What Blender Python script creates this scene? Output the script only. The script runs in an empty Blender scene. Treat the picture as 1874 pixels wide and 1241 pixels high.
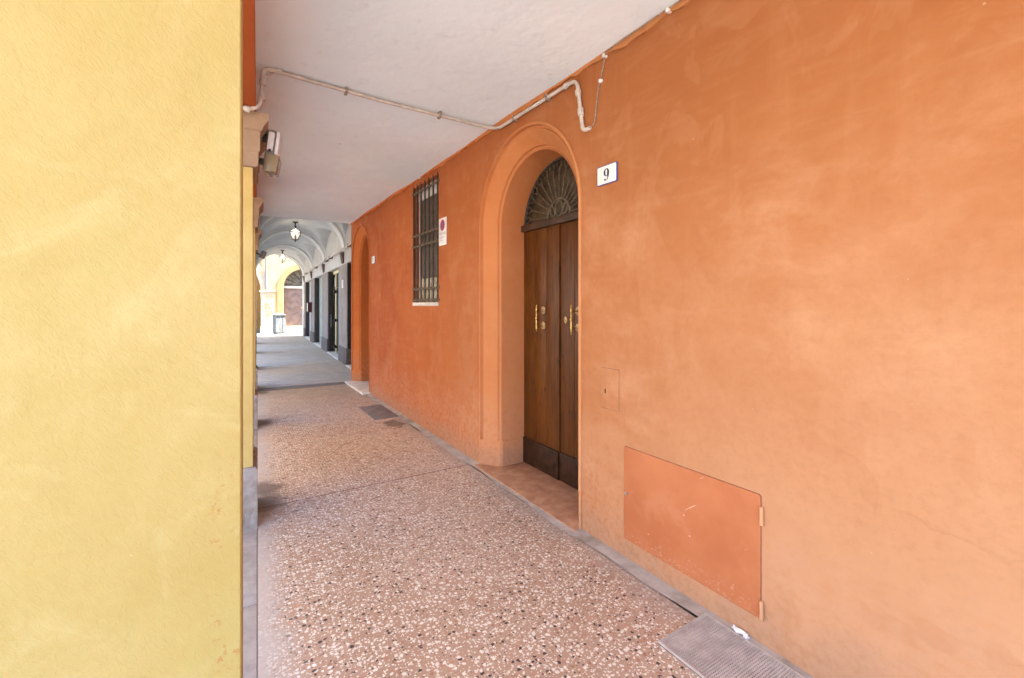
import bpy, bmesh, math, random
from mathutils import Vector, Matrix
from mathutils.geometry import tessellate_polygon
random.seed(7)
R = math.radians
sc = bpy.context.scene
COL = sc.collection

# ------------------------------------------------------------------ camera, sky, sun, exposure
EYE = 1.55
cam = bpy.data.cameras.new('camera'); camo = bpy.data.objects.new('camera', cam); COL.objects.link(camo)
camo.location = (0, 0, EYE); camo.rotation_euler = (R(90), 0, R(-32.07))
cam.sensor_fit = 'HORIZONTAL'; cam.sensor_width = 36; cam.lens = 36 * 822 / 1874
cam.shift_y = -63.5 / 1874; cam.clip_start = 0.05; cam.clip_end = 500
sc.camera = camo

SUN_DIR = Vector((0.96, -0.20, 0)).normalized(); SUN_EL = 60
w = bpy.data.worlds.new('World'); sc.world = w; w.use_nodes = True
wn = w.node_tree.nodes; wl = w.node_tree.links
bg = wn['Background']; sky = wn.new('ShaderNodeTexSky'); sky.sky_type = 'NISHITA'; sky.sun_disc = False; sky.dust_density = 2.5; sky.air_density = 0.9
sky.sun_elevation = R(SUN_EL); sky.sun_rotation = math.atan2(SUN_DIR.x, SUN_DIR.y)
wl.new(sky.outputs[0], bg.inputs[0]); bg.inputs[1].default_value = 0.15
sl = bpy.data.lights.new('sun', 'SUN'); sl.energy = 4.0; sl.angle = R(0.5); sl.color = (1.0, 0.93, 0.82)
so = bpy.data.objects.new('sun', sl); COL.objects.link(so)
sd = Vector((SUN_DIR.x * math.cos(R(SUN_EL)), SUN_DIR.y * math.cos(R(SUN_EL)), math.sin(R(SUN_EL))))
so.rotation_euler = (-sd).to_track_quat('-Z', 'Y').to_euler(); so.location = (6, -4, 20)
sc.view_settings.view_transform = 'Standard'; sc.view_settings.look = 'None'
sc.view_settings.gamma = 1; sc.view_settings.use_curve_mapping = False
sc.view_settings.exposure = 3.55
sc.cycles.max_bounces = 14; sc.cycles.diffuse_bounces = 9; sc.cycles.glossy_bounces = 4; sc.cycles.transmission_bounces = 6
sc.cycles.sample_clamp_indirect = 6
sc.cycles.use_denoising = True

# ------------------------------------------------------------------ materials
class G:
    def __init__(s, name, rough=0.8, metal=0.0, spec=0.3):
        s.m = bpy.data.materials.new(name); s.m.use_nodes = True; s.nt = s.m.node_tree
        s.b = s.nt.nodes['Principled BSDF']
        s.b.inputs['Roughness'].default_value = rough; s.b.inputs['Metallic'].default_value = metal
        s.b.inputs['Specular IOR Level'].default_value = spec
        s._pos = None
    def n(s, t, ins=None, **props):
        nd = s.nt.nodes.new(t)
        for k, v in props.items(): setattr(nd, k, v)
        for k, v in (ins or {}).items(): s.put(nd.inputs[k], v)
        return nd
    def put(s, sock, v):
        if hasattr(v, 'is_output'): s.nt.links.new(v, sock)
        else:
            if sock.type == 'RGBA' and len(v) == 3: v = (*v, 1)
            sock.default_value = v
    @property
    def pos(s):
        if s._pos is None: s._pos = s.n('ShaderNodeNewGeometry').outputs['Position']
        return s._pos
    def scaled(s, v): return s.n('ShaderNodeVectorMath', {0: s.pos, 1: v}, operation='MULTIPLY').outputs[0]
    def sep(s): return s.n('ShaderNodeSeparateXYZ', {0: s.pos}).outputs
    def noise(s, scale, detail=4, rough=0.55, vec=None, dist=0.0):
        return s.n('ShaderNodeTexNoise', {'Vector': vec or s.pos, 'Scale': scale, 'Detail': detail, 'Roughness': rough, 'Distortion': dist}).outputs['Fac']
    def ramp(s, f, a, b, hi=1.0, lo=0.0):
        return s.n('ShaderNodeMapRange', {0: f, 1: a, 2: b, 3: lo, 4: hi}, interpolation_type='SMOOTHSTEP').outputs[0]
    def mix(s, f, a, b, blend='MIX'):
        nd = s.n('ShaderNodeMix', data_type='RGBA', blend_type=blend)
        s.put(nd.inputs[0], f); s.put(nd.inputs[6], a); s.put(nd.inputs[7], b)
        return nd.outputs[2]
    def math(s, op, a, b=0.0):
        nd = s.n('ShaderNodeMath', operation=op); s.put(nd.inputs[0], a); s.put(nd.inputs[1], b); return nd.outputs[0]
    def color(s, c): s.put(s.b.inputs['Base Color'], c); return s
    def bump(s, h, strength=0.3, dist=0.01):
        prev = s.b.inputs['Normal'].links
        nd = s.n('ShaderNodeBump', {'Height': h, 'Strength': strength, 'Distance': dist})
        if prev: s.nt.links.new(prev[0].from_socket, nd.inputs['Normal'])
        s.nt.links.new(nd.outputs[0], s.b.inputs['Normal']); return s

def simple(name, c, rough=0.6, metal=0.0, var=0.15, scale=14, spec=0.3, bump=0.0):
    g = G(name, rough, metal, spec)
    f = g.ramp(g.noise(scale, 5), 0.3, 0.7)
    g.color(g.mix(f, [x * (1 - var) for x in c], [min(1, x * (1 + var)) for x in c]))
    if bump: g.bump(g.noise(scale * 6, 4), bump, 0.004)
    return g.m

def stone(name, a, b, scale=6, rough=0.8, bump=0.3, spots=None):
    g = G(name, rough, 0, 0.25)
    c = g.mix(g.ramp(g.noise(scale, 6, 0.65), 0.35, 0.68), a, b)
    c = g.mix(g.ramp(g.noise(scale * 7, 5, 0.7), 0.55, 0.75, 0.35), c, [t * 0.6 for t in a])
    if spots: c = g.mix(g.ramp(g.noise(scale * 0.5, 5, 0.6, dist=1), 0.5, 0.7, 0.6), c, spots)
    g.color(c); g.bump(g.noise(scale * 5, 6, 0.7), bump, 0.006); g.bump(g.noise(scale * 30, 3), 0.2, 0.0015)
    return g.m

def orange_plaster(name, base, pale, deep, dirt=True, amount=1.0):
    g = G(name, 0.86, 0, 0.2)
    x, y, z = g.sep()
    n1 = g.noise(0.75, 6, 0.6, dist=0.4)
    c = g.mix(g.ramp(n1, 0.34, 0.66), deep, base)
    n2 = g.noise(1.15, 8, 0.66, vec=g.scaled((1, 1, 1.5)), dist=0.25)
    c = g.mix(g.ramp(n2, 0.46, 0.72, 0.55 * amount), c, pale)
    if amount >= 0.6:
        # stronger low light painted as paler colour, rising in uneven tongues
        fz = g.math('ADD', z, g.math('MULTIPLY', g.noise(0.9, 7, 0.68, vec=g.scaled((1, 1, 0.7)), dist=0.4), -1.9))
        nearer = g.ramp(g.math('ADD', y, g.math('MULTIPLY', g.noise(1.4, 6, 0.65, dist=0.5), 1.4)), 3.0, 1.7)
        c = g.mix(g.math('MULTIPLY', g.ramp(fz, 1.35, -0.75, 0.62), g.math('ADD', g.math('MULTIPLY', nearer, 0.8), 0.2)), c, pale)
        c = g.mix(g.ramp(fz, 0.75, 2.0, 0.9), c, [deep[0] * 0.80, deep[1] * 0.72, deep[2] * 0.58])  # shade of the upper wall painted as a deeper colour
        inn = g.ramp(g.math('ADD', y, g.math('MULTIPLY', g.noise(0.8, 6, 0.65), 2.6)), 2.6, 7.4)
        c = g.mix(g.math('MULTIPLY', inn, 0.95), c, g.mix(g.ramp(n1, 0.3, 0.7), [deep[0] * 0.90, deep[1] * 0.50, deep[2] * 0.24], [base[0] * 0.94, base[1] * 0.58, base[2] * 0.32]))  # light falloff along the passage painted as deeper, redder colour
    n3 = g.noise(3.1, 5, 0.55, vec=g.scaled((1, 1, 0.55)), dist=1.1)
    c = g.mix(g.ramp(n3, 0.55, 0.60, 0.10 * amount), c, pale)            # repair patches with an edge
    n3b = g.noise(2.3, 5, 0.55, vec=g.scaled((1.3, 1.3, 1.0)), dist=0.6)
    c = g.mix(g.ramp(n3b, 0.60, 0.63, 0.16 * amount), c, deep)
    br = g.noise(5, 6, 0.68, vec=g.scaled((1, 0.55, 2.4)), dist=0.5)
    c = g.mix(g.ramp(br, 0.45, 0.75, 0.14 * amount), c, pale)
    br2 = g.noise(11, 5, 0.68, vec=g.scaled((1, 0.5, 2.0)))
    c = g.mix(g.ramp(br2, 0.50, 0.75, 0.16 * amount), c, deep)
    n4 = g.noise(26, 6, 0.7)
    c = g.mix(g.ramp(n4, 0.40, 0.75, 0.20), c, [p * 0.78 for p in deep])
    str_ = g.noise(7, 5, 0.6, vec=g.scaled((1, 1, 0.12)))
    c = g.mix(g.ramp(str_, 0.52, 0.75, 0.10 * amount), c, pale)
    sp = g.n('ShaderNodeTexVoronoi', {'Vector': g.pos, 'Scale': 5.5, 'Randomness': 1.0}).outputs['Distance']
    c = g.mix(g.ramp(sp, 0.028, 0.020, 0.4), c, (0.60, 0.38, 0.25))        # small chips
    if dirt:
        dz = g.math('ADD', z, g.math('MULTIPLY', g.noise(3.5, 5, 0.6), -0.55))
        c = g.mix(g.ramp(dz, 0.0, -0.24, 0.5), c, (0.32, 0.18, 0.11))
        salt = g.math('ADD', z, g.math('MULTIPLY', g.noise(2.2, 6, 0.7, dist=1), -0.8))
        c = g.mix(g.math('MULTIPLY', g.ramp(salt, 0.4, -0.1, 0.2), g.ramp(n4, 0.35, 0.6)), c, (0.70, 0.42, 0.28))
    g.color(c)
    cr = g.n('ShaderNodeTexVoronoi', {'Vector': g.n('ShaderNodeVectorMath', {0: g.scaled((0.6, 0.6, 1.9)), 1: g.n('ShaderNodeVectorMath', {0: g.n('ShaderNodeTexNoise', {'Vector': g.pos, 'Scale': 6.0, 'Detail': 5.0}).outputs['Color'], 1: (0.22, 0.22, 0.22)}, operation='MULTIPLY').outputs[0]}, operation='ADD').outputs[0], 'Scale': 0.9}, feature='DISTANCE_TO_EDGE').outputs['Distance']
    crk = g.math('MULTIPLY', g.ramp(cr, 0.006, 0.002), g.ramp(g.noise(1.1, 3), 0.54, 0.60))
    g.color(g.mix(g.math('MULTIPLY', crk, 0.10), c, [p * 0.55 for p in deep]))
    g.bump(g.noise(1.7, 3), 0.5, 0.05)
    g.bump(g.noise(16, 6, 0.65), 0.35, 0.006)
    g.bump(g.noise(160, 3, 0.6), 0.35, 0.0015)
    g.bump(crk, -0.8, 0.005)
    return g.m

M = {}
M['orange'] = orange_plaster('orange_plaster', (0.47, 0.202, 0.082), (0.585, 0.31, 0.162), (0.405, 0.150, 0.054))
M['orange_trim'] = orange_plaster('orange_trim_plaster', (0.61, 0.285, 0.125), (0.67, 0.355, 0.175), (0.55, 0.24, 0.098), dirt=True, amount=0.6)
M['orange_beam'] = orange_plaster('deep_orange_plaster', (0.42, 0.10, 0.022), (0.45, 0.12, 0.032), (0.38, 0.085, 0.018), dirt=False, amount=0.4)
M['panel'] = orange_plaster('painted_sheet_metal', (0.56, 0.155, 0.055), (0.60, 0.19, 0.075), (0.50, 0.135, 0.048), dirt=False, amount=0.7)
def scuff_panel():
    g = G('painted_sheet_metal', 0.5, 0, 0.3)
    x, y, z = g.sep()
    c = g.mix(g.ramp(g.noise(2.2, 6, 0.6), 0.3, 0.7), (0.44, 0.135, 0.05), (0.53, 0.185, 0.075))
    c = g.mix(g.ramp(g.noise(4, 7, 0.7, dist=0.5), 0.52, 0.74, 0.4), c, (0.58, 0.26, 0.13))
    rot = g.n('ShaderNodeVectorRotate', {0: g.pos, 'Angle': R(38)}, rotation_type='X_AXIS').outputs[0]
    sc_ = g.noise(9, 3, 0.5, vec=g.n('ShaderNodeVectorMath', {0: rot, 1: (1, 0.6, 9)}, operation='MULTIPLY').outputs[0])
    c = g.mix(g.math('MULTIPLY', g.ramp(sc_, 0.70, 0.73, 0.6), g.ramp(g.noise(3.3, 2), 0.52, 0.58)), c, (0.66, 0.46, 0.34))
    lowz = g.math('ADD', z, g.math('MULTIPLY', g.noise(18, 5, 0.7), -0.35))
    c = g.mix(g.math('MULTIPLY', g.ramp(lowz, 0.06, -0.04), g.ramp(g.noise(70, 5, 0.75), 0.53, 0.66, 0.45)), c, (0.66, 0.50, 0.40))
    v = g.n('ShaderNodeTexVoronoi', {'Vector': g.pos, 'Scale': 11.0}).outputs['Distance']
    c = g.mix(g.ramp(v, 0.06, 0.045, 0.6), c, (0.66, 0.48, 0.36))
    g.color(c); g.bump(g.noise(3, 3), 0.3, 0.02); g.bump(g.noise(120, 3), 0.15, 0.001)
    return g.m
M['panel'] = scuff_panel()

def yellow_plaster():
    g = G('yellow_plaster', 0.88, 0, 0.2)
    x, y, z = g.sep()
    c = g.mix(g.ramp(g.noise(1.9, 6, 0.6, dist=0.5), 0.34, 0.66), (0.365, 0.258, 0.082), (0.41, 0.302, 0.115))
    c = g.mix(g.ramp(g.noise(5, 6, 0.65, dist=1.2), 0.5, 0.72, 0.5), c, (0.46, 0.365, 0.165))
    c = g.mix(g.ramp(g.noise(60, 6, 0.72), 0.42, 0.70, 0.30), c, (0.37, 0.25, 0.078))
    c = g.mix(g.ramp(g.noise(3.3, 5, 0.6, vec=g.scaled((1, 1, 0.5)), dist=0.7), 0.58, 0.64, 0.35), c, (0.36, 0.285, 0.095))
    edge = g.ramp(g.math('SUBTRACT', x, g.math('MULTIPLY', y, 0.0445)), -0.082, -0.058)
    low = g.ramp(z, 1.34, 1.20)
    sp = g.math('MULTIPLY', g.ramp(g.noise(95, 4, 0.65), 0.555, 0.62), g.ramp(g.noise(14, 3), 0.42, 0.55))
    c = g.mix(g.math('MULTIPLY', g.math('MULTIPLY', edge, low), g.math('MULTIPLY', sp, 0.75)), c, (0.34, 0.15, 0.05))
    v = g.n('ShaderNodeTexVoronoi', {'Vector': g.pos, 'Scale': 9.0}).outputs['Distance']
    c = g.mix(g.ramp(v, 0.035, 0.028, 0.7), c, (0.55, 0.48, 0.33))
    g.color(c)
    cv = g.n('ShaderNodeTexVoronoi', {'Vector': g.n('ShaderNodeVectorMath', {0: g.pos, 1: g.n('ShaderNodeVectorMath', {0: g.n('ShaderNodeTexNoise', {'Vector': g.pos, 'Scale': 14.0, 'Detail': 5.0}).outputs['Color'], 1: (0.07, 0.07, 0.07)}, operation='MULTIPLY').outputs[0]}, operation='ADD').outputs[0], 'Scale': 2.6}, feature='DISTANCE_TO_EDGE').outputs['Distance']
    crk = g.math('MULTIPLY', g.ramp(cv, 0.008, 0.002), g.ramp(g.noise(3.0, 3), 0.52, 0.60))
    g.color(g.mix(g.math('MULTIPLY', crk, 0.14), c, (0.26, 0.15, 0.035)))
    g.bump(crk, -0.5, 0.002)
    rot = g.n('ShaderNodeVectorRotate', {0: g.pos, 'Angle': R(35)}, rotation_type='Y_AXIS').outputs[0]
    st = g.n('ShaderNodeVectorMath', {0: rot, 1: (1.3, 1, 0.7)}, operation='MULTIPLY').outputs[0]
    g.bump(g.noise(5, 4), 0.5, 0.02)
    g.bump(g.noise(130, 5, 0.6, vec=st, dist=0.9), 0.6, 0.0026)
    g.bump(g.noise(300, 3, 0.6), 0.25, 0.001)
    return g.m
M['yellow'] = yellow_plaster()
M['yellow_brightened'] = stone('brightened_yellow_plaster', (0.53, 0.36, 0.115), (0.60, 0.43, 0.16), 4, 0.88, 0.15, spots=(0.64, 0.40, 0.13))  # pier plaster lightened, brightness of the dimmer farther piers put into the colour

def ceiling_mat():
    g = G('white_limewash', 0.9, 0, 0.15)
    c = g.mix(g.ramp(g.noise(1.2, 6, 0.6), 0.35, 0.7), (0.78, 0.865, 0.895), (0.83, 0.905, 0.93))
    c = g.mix(g.ramp(g.noise(9, 6, 0.7), 0.56, 0.75, 0.4), c, (0.62, 0.65, 0.65))
    v = g.n('ShaderNodeTexVoronoi', {'Vector': g.pos, 'Scale': 2.2}).outputs['Distance']
    c = g.mix(g.ramp(v, 0.03, 0.02, 0.7), c, (0.30, 0.24, 0.2))
    g.color(c); g.bump(g.noise(2.5, 4), 0.5, 0.03); g.bump(g.noise(24, 5, 0.65), 0.25, 0.004); g.bump(g.noise(110, 3), 0.25, 0.0015)
    return g.m
M['ceiling'] = ceiling_mat()

PIER_LY = [-2.57, 0.90, 3.58, 6.40, 9.10]
TAN = 0.0445
def terrazzo():
    g = G('terrazzo', 0.42, 0, 0.4)
    x, y, z = g.sep()
    warp = g.n('ShaderNodeVectorMath', {0: g.n('ShaderNodeTexNoise', {'Vector': g.pos, 'Scale': 60.0, 'Detail': 2.0}).outputs['Color'], 1: (0.016, 0.016, 0)}, operation='MULTIPLY').outputs[0]
    p = g.n('ShaderNodeVectorMath', {0: g.n('ShaderNodeVectorMath', {0: g.pos, 1: warp}, operation='ADD').outputs[0], 1: (1, 1, 0)}, operation='MULTIPLY').outputs[0]
    c = g.mix(g.ramp(g.noise(1.3, 5), 0.3, 0.7), (0.39, 0.262, 0.182), (0.46, 0.33, 0.245))
    c = g.mix(g.ramp(g.noise(55, 4, 0.7), 0.45, 0.7, 0.5), c, (0.45, 0.32, 0.235))
    def chips(c, scale, off, white, dark, thr):
        q = g.n('ShaderNodeVectorMath', {0: p, 1: off}, operation='ADD').outputs[0]
        f1 = g.n('ShaderNodeTexVoronoi', {'Vector': q, 'Scale': scale}, voronoi_dimensions='2D')
        de = g.n('ShaderNodeTexVoronoi', {'Vector': q, 'Scale': scale}, voronoi_dimensions='2D', feature='DISTANCE_TO_EDGE')
        rgb = g.n('ShaderNodeSeparateColor', {0: f1.outputs['Color']}).outputs
        size = g.math('ADD', g.math('MULTIPLY', rgb[2], thr), 0.13)
        shape = g.math('MULTIPLY', g.math('LESS_THAN', f1.outputs['Distance'], size), g.math('GREATER_THAN', de.outputs['Distance'], 0.05))
        isw = g.math('MULTIPLY', shape, g.math('LESS_THAN', rgb[0], white))
        isd = g.math('MULTIPLY', shape, g.math('GREATER_THAN', rgb[0], 1 - dark))
        isp = g.math('MULTIPLY', shape, g.math('MULTIPLY', g.math('GREATER_THAN', rgb[0], white), g.math('LESS_THAN', rgb[0], white + 0.16)))
        wc = g.mix(rgb[1], (0.68, 0.64, 0.56), (0.82, 0.79, 0.72))
        c = g.mix(isp, c, g.mix(rgb[1], (0.52, 0.30, 0.21), (0.34, 0.18, 0.12)))
        c = g.mix(isw, c, wc)
        return g.mix(isd, c, (0.055, 0.042, 0.045))
    c = chips(c, 80, (0.37, 0.11, 0), 0.50, 0.08, 0.30)
    c = chips(c, 42, (0, 0, 0), 0.46, 0.13, 0.27)
    # worn grey film along both edges, and the damp marks behind each pier
    lx = g.math('SUBTRACT', x, g.math('MULTIPLY', y, TAN))
    e = g.math('ADD', lx, g.math('MULTIPLY', g.noise(5, 5, 0.65), -0.28))
    c = g.mix(g.ramp(e, 0.06, -0.14, 0.85), c, (0.47, 0.42, 0.38))
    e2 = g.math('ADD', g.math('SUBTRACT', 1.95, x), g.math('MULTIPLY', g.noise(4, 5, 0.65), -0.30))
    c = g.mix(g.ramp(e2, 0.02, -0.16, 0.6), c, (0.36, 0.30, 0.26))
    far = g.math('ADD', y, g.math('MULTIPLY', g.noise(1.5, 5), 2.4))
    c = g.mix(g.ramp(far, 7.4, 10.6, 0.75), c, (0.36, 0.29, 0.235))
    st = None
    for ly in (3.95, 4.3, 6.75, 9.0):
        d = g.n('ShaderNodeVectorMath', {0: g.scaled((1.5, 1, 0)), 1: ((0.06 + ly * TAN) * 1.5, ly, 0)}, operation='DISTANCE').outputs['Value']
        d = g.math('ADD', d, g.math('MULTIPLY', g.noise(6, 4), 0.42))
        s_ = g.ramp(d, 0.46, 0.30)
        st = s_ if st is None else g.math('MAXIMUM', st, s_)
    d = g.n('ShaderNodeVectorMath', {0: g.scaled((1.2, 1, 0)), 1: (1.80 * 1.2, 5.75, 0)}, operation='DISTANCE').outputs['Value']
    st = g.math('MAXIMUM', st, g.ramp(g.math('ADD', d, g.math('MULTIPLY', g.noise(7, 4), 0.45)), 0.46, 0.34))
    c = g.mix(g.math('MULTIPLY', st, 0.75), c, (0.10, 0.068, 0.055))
    dust = g.noise(0.8, 6, 0.65)
    c = g.mix(g.ramp(dust, 0.5, 0.75, 0.28), c, (0.50, 0.40, 0.33))
    g.color(c)
    g.put(g.b.inputs['Roughness'], g.ramp(g.noise(6, 5), 0.3, 0.7, 0.66, 0.42))
    g.bump(g.noise(90, 3), 0.15, 0.001); g.bump(g.noise(3, 3), 0.2, 0.01)
    return g.m
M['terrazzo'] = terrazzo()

def wood():
    g = G('old_walnut', 0.4, 0, 0.28)
    oi = g.n('ShaderNodeObjectInfo').outputs['Random']
    x, y, z = g.sep()
    q = g.n('ShaderNodeCombineXYZ', {0: g.math('MULTIPLY', oi, 30.0), 1: g.math('MULTIPLY', y, 9.0), 2: g.math('MULTIPLY', z, 0.55)}).outputs[0]
    gr = g.noise(5.5, 8, 0.62, vec=q, dist=0.7)
    c = g.mix(g.ramp(gr, 0.18, 0.72), (0.026, 0.008, 0.002), (0.150, 0.043, 0.0045))
    q2 = g.n('ShaderNodeCombineXYZ', {0: oi, 1: g.math('MULTIPLY', y, 60.0), 2: g.math('MULTIPLY', z, 1.5)}).outputs[0]
    c = g.mix(g.ramp(g.noise(2.0, 4, 0.6, vec=q2), 0.5, 0.7, 0.3), c, (0.035, 0.013, 0.004))
    big = g.noise(2.6, 4, 0.6, vec=g.scaled((1, 1.4, 0.9)))
    c = g.mix(g.ramp(big, 0.50, 0.72, 0.45), c, (0.165, 0.056, 0.006))
    kn = g.n('ShaderNodeTexVoronoi', {'Vector': g.scaled((1, 1.6, 0.9)), 'Scale': 4.5}).outputs['Distance']
    c = g.mix(g.ramp(kn, 0.13, 0.05, 0.8), c, (0.02, 0.009, 0.005))
    c = g.mix(g.ramp(g.noise(7, 5, 0.7), 0.58, 0.7, 0.45), c, (0.018, 0.008, 0.005))
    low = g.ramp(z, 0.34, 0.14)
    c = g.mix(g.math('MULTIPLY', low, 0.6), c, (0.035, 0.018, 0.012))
    c = g.mix(g.math('MULTIPLY', g.math('FRACT', g.math('MULTIPLY', oi, 7.3)), 0.3), c, (0.05, 0.02, 0.007))
    g.color(c); g.put(g.b.inputs['Roughness'], g.ramp(gr, 0.3, 0.7, 0.30, 0.50))
    g.bump(gr, 0.25, 0.003)
    return g.m
M['wood'] = wood()
M['wood_kick'] = simple('dark_varnished_oak', (0.032, 0.013, 0.006), 0.4, var=0.45, scale=16, spec=0.25, bump=0.2)
M['wood_dark'] = simple('dark_oak', (0.055, 0.028, 0.016), 0.5, var=0.35, scale=9, bump=0.2)

M['kerb'] = stone('grey_kerb_stone', (0.30, 0.275, 0.255), (0.42, 0.39, 0.365))
M['plinth'] = stone('worn_plinth_stone', (0.27, 0.225, 0.195), (0.40, 0.35, 0.31), 7, spots=(0.15, 0.10, 0.08))
M['concrete'] = stone('patched_cement', (0.38, 0.335, 0.30), (0.52, 0.465, 0.42), 5, spots=(0.22, 0.17, 0.12))
M['capital'] = stone('tan_render', (0.30, 0.19, 0.115), (0.37, 0.245, 0.155), 4, bump=0.2)
M['pink_stone'] = stone('pink_threshold_stone', (0.38, 0.185, 0.105), (0.52, 0.29, 0.175), 9, rough=0.6, spots=(0.30, 0.14, 0.08))
M['marble'] = stone('white_marble', (0.55, 0.50, 0.44), (0.72, 0.67, 0.60), 6, rough=0.5, bump=0.1)
M['cover'] = stone('dark_slate_slab', (0.16, 0.145, 0.14), (0.23, 0.205, 0.195), 9, rough=0.6)
M['grate'] = stone('weathered_steel', (0.46, 0.40, 0.365), (0.60, 0.53, 0.49), 14, rough=0.55, spots=(0.42, 0.34, 0.29))
M['grate_dark'] = simple('grate_grime', (0.06, 0.047, 0.04), 0.9, var=0.4, scale=40)
M['joint'] = simple('brown_joint', (0.20, 0.105, 0.07), 0.9, var=0.3, scale=30)
def pipe_mat():
    g = G('painted_conduit', 0.55, 0, 0.35)
    c = g.mix(g.ramp(g.noise(14, 5, 0.65), 0.35, 0.7), (0.46, 0.385, 0.32), (0.62, 0.55, 0.475))
    c = g.mix(g.ramp(g.noise(45, 4, 0.7), 0.60, 0.70, 0.6), c, (0.25, 0.17, 0.12))
    g.color(c); g.bump(g.noise(60, 4), 0.3, 0.002); return g.m
M['pipe'] = pipe_mat()
M['clip'] = simple('clip_metal', (0.30, 0.25, 0.20), 0.5, 0.3, 0.4, 60)
M['iron'] = simple('wrought_iron', (0.055, 0.042, 0.036), 0.55, 0.3, 0.4, 30, 0.4, 0.3)
M['iron_dusty'] = simple('dusty_iron', (0.115, 0.085, 0.052), 0.75, 0.0, 0.4, 30, 0.3, 0.3)
M['fan_glass'] = simple('dusty_dark_glass', (0.050, 0.034, 0.018), 0.40, 0.0, 0.6, 9, 0.5, 0.1)
M['brass'] = simple('old_brass', (0.60, 0.38, 0.12), 0.34, 1.0, 0.25, 60, 0.5)
M['brass_dull'] = simple('dull_brass', (0.42, 0.30, 0.16), 0.45, 0.8, 0.35, 60, 0.4)
M['white_enamel'] = simple('white_enamel', (0.80, 0.78, 0.74), 0.25, 0, 0.05, 8, 0.5)
M['blue_enamel'] = simple('blue_enamel', (0.10, 0.085, 0.26), 0.3, 0, 0.2, 30, 0.5)
M['ink'] = simple('dark_blue_ink', (0.018, 0.018, 0.055), 0.35, 0, 0.2, 20, 0.4)
M['grey_ink'] = simple('faded_grey_ink', (0.33, 0.32, 0.30), 0.6, 0, 0.3, 90)
M['sign_red'] = simple('sign_red', (0.42, 0.03, 0.05), 0.45, 0, 0.2, 40)
M['sign_blue'] = simple('sign_blue', (0.10, 0.07, 0.22), 0.45, 0, 0.2, 40)
M['shutter'] = simple('brown_shutter_paint', (0.125, 0.085, 0.055), 0.6, 0, 0.25, 12, 0.3, 0.1)
M['window_white'] = simple('white_window_paint', (0.72, 0.68, 0.64), 0.6, 0, 0.08, 10)
M['cream_stone'] = stone('rough_cream_stone', (0.42, 0.36, 0.24), (0.66, 0.60, 0.46), 12, spots=(0.26, 0.20, 0.12))
M['lamp_grey'] = simple('grey_lamp_housing', (0.20, 0.18, 0.175), 0.45, 0.2, 0.12, 30)
M['lamp_white'] = simple('white_lamp_cover', (0.70, 0.66, 0.66), 0.4, 0, 0.06, 20)
M['lamp_dark'] = simple('dark_lamp_bracket', (0.06, 0.05, 0.042), 0.6, 0.3, 0.3, 40)
M['black'] = simple('black_paint', (0.018, 0.016, 0.016), 0.5, 0, 0.2, 30)
M['paper'] = simple('crumpled_paper', (0.78, 0.76, 0.80), 0.7, 0, 0.06, 60)
M['lantern_metal'] = simple('bronze_lantern_metal', (0.055, 0.035, 0.022), 0.45, 0.5, 0.3, 40)
def glassy(name, c, rough, alpha):
    g = G(name, rough, 0, 0.5); g.color(c); g.b.inputs['Alpha'].default_value = alpha; return g.m
M['lamp_glass'] = glassy('ribbed_lamp_glass', (0.36, 0.28, 0.17), 0.15, 0.7)
M['lantern_glass'] = glassy('lantern_glass', (0.85, 0.85, 0.80), 0.08, 0.18)
M['shop_glass'] = simple('dark_shop_glass', (0.05, 0.055, 0.05), 0.06, 0, 0.2, 3, 0.6)
gb = G('lit_bulb', 0.5); gb.color((1, 0.9, 0.75)); gb.b.inputs['Emission Color'].default_value = (1, 0.86, 0.66, 1); gb.b.inputs['Emission Strength'].default_value = 5.0
M['bulb'] = gb.m
M['vault_white'] = stone('pale_vault_render', (0.64, 0.635, 0.60), (0.73, 0.725, 0.69), 1.5, 0.9, 0.12)
M['vault_grey'] = stone('blue_grey_vault_render', (0.44, 0.435, 0.415), (0.52, 0.515, 0.49), 1.5, 0.9, 0.12)
M['wall_grey'] = stone('grey_shop_render', (0.225, 0.185, 0.165), (0.285, 0.24, 0.215), 3, 0.85, 0.2)
M['wall_light'] = stone('light_grey_render', (0.42, 0.39, 0.355), (0.50, 0.47, 0.43), 3, 0.85, 0.2)
M['plinth_dark'] = stone('dark_grey_plinth', (0.10, 0.08, 0.074), (0.145, 0.12, 0.11), 5, 0.8)
M['corbel'] = stone('brown_corbel', (0.10, 0.065, 0.052), (0.16, 0.11, 0.09), 8)
M['door_dark'] = simple('dark_shop_paint', (0.040, 0.034, 0.034), 0.45, 0, 0.2, 12)
M['panel_green'] = simple('grey_green_panel', (0.34, 0.36, 0.31), 0.35, 0, 0.15, 5)
M['frame_yellow'] = simple('cream_shop_frame', (0.75, 0.62, 0.33), 0.4, 0, 0.08, 8)
M['steel'] = simple('galvanised_steel', (0.17, 0.185, 0.195), 0.45, 0.4, 0.12, 10)
M['steel_dark'] = simple('bin_mouth', (0.09, 0.10, 0.11), 0.6, 0.2, 0.2, 10)
M['red_box'] = simple('dark_red_box', (0.085, 0.02, 0.017), 0.5, 0, 0.2, 10)
M['far_yellow'] = stone('pale_yellow_render', (0.40, 0.335, 0.205), (0.45, 0.385, 0.25), 1.5, 0.9, 0.1)
M['far_trim'] = stone('ochre_trim', (0.33, 0.24, 0.115), (0.37, 0.28, 0.145), 2, 0.9, 0.1)
M['far_orange'] = stone('apricot_render', (0.40, 0.215, 0.062), (0.44, 0.26, 0.095), 1.5, 0.9, 0.1)
M['far_pier'] = stone('chalky_pier_render', (0.46, 0.40, 0.30), (0.54, 0.495, 0.41), 2.5, 0.9, 0.1, spots=(0.55, 0.38, 0.20))
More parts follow.
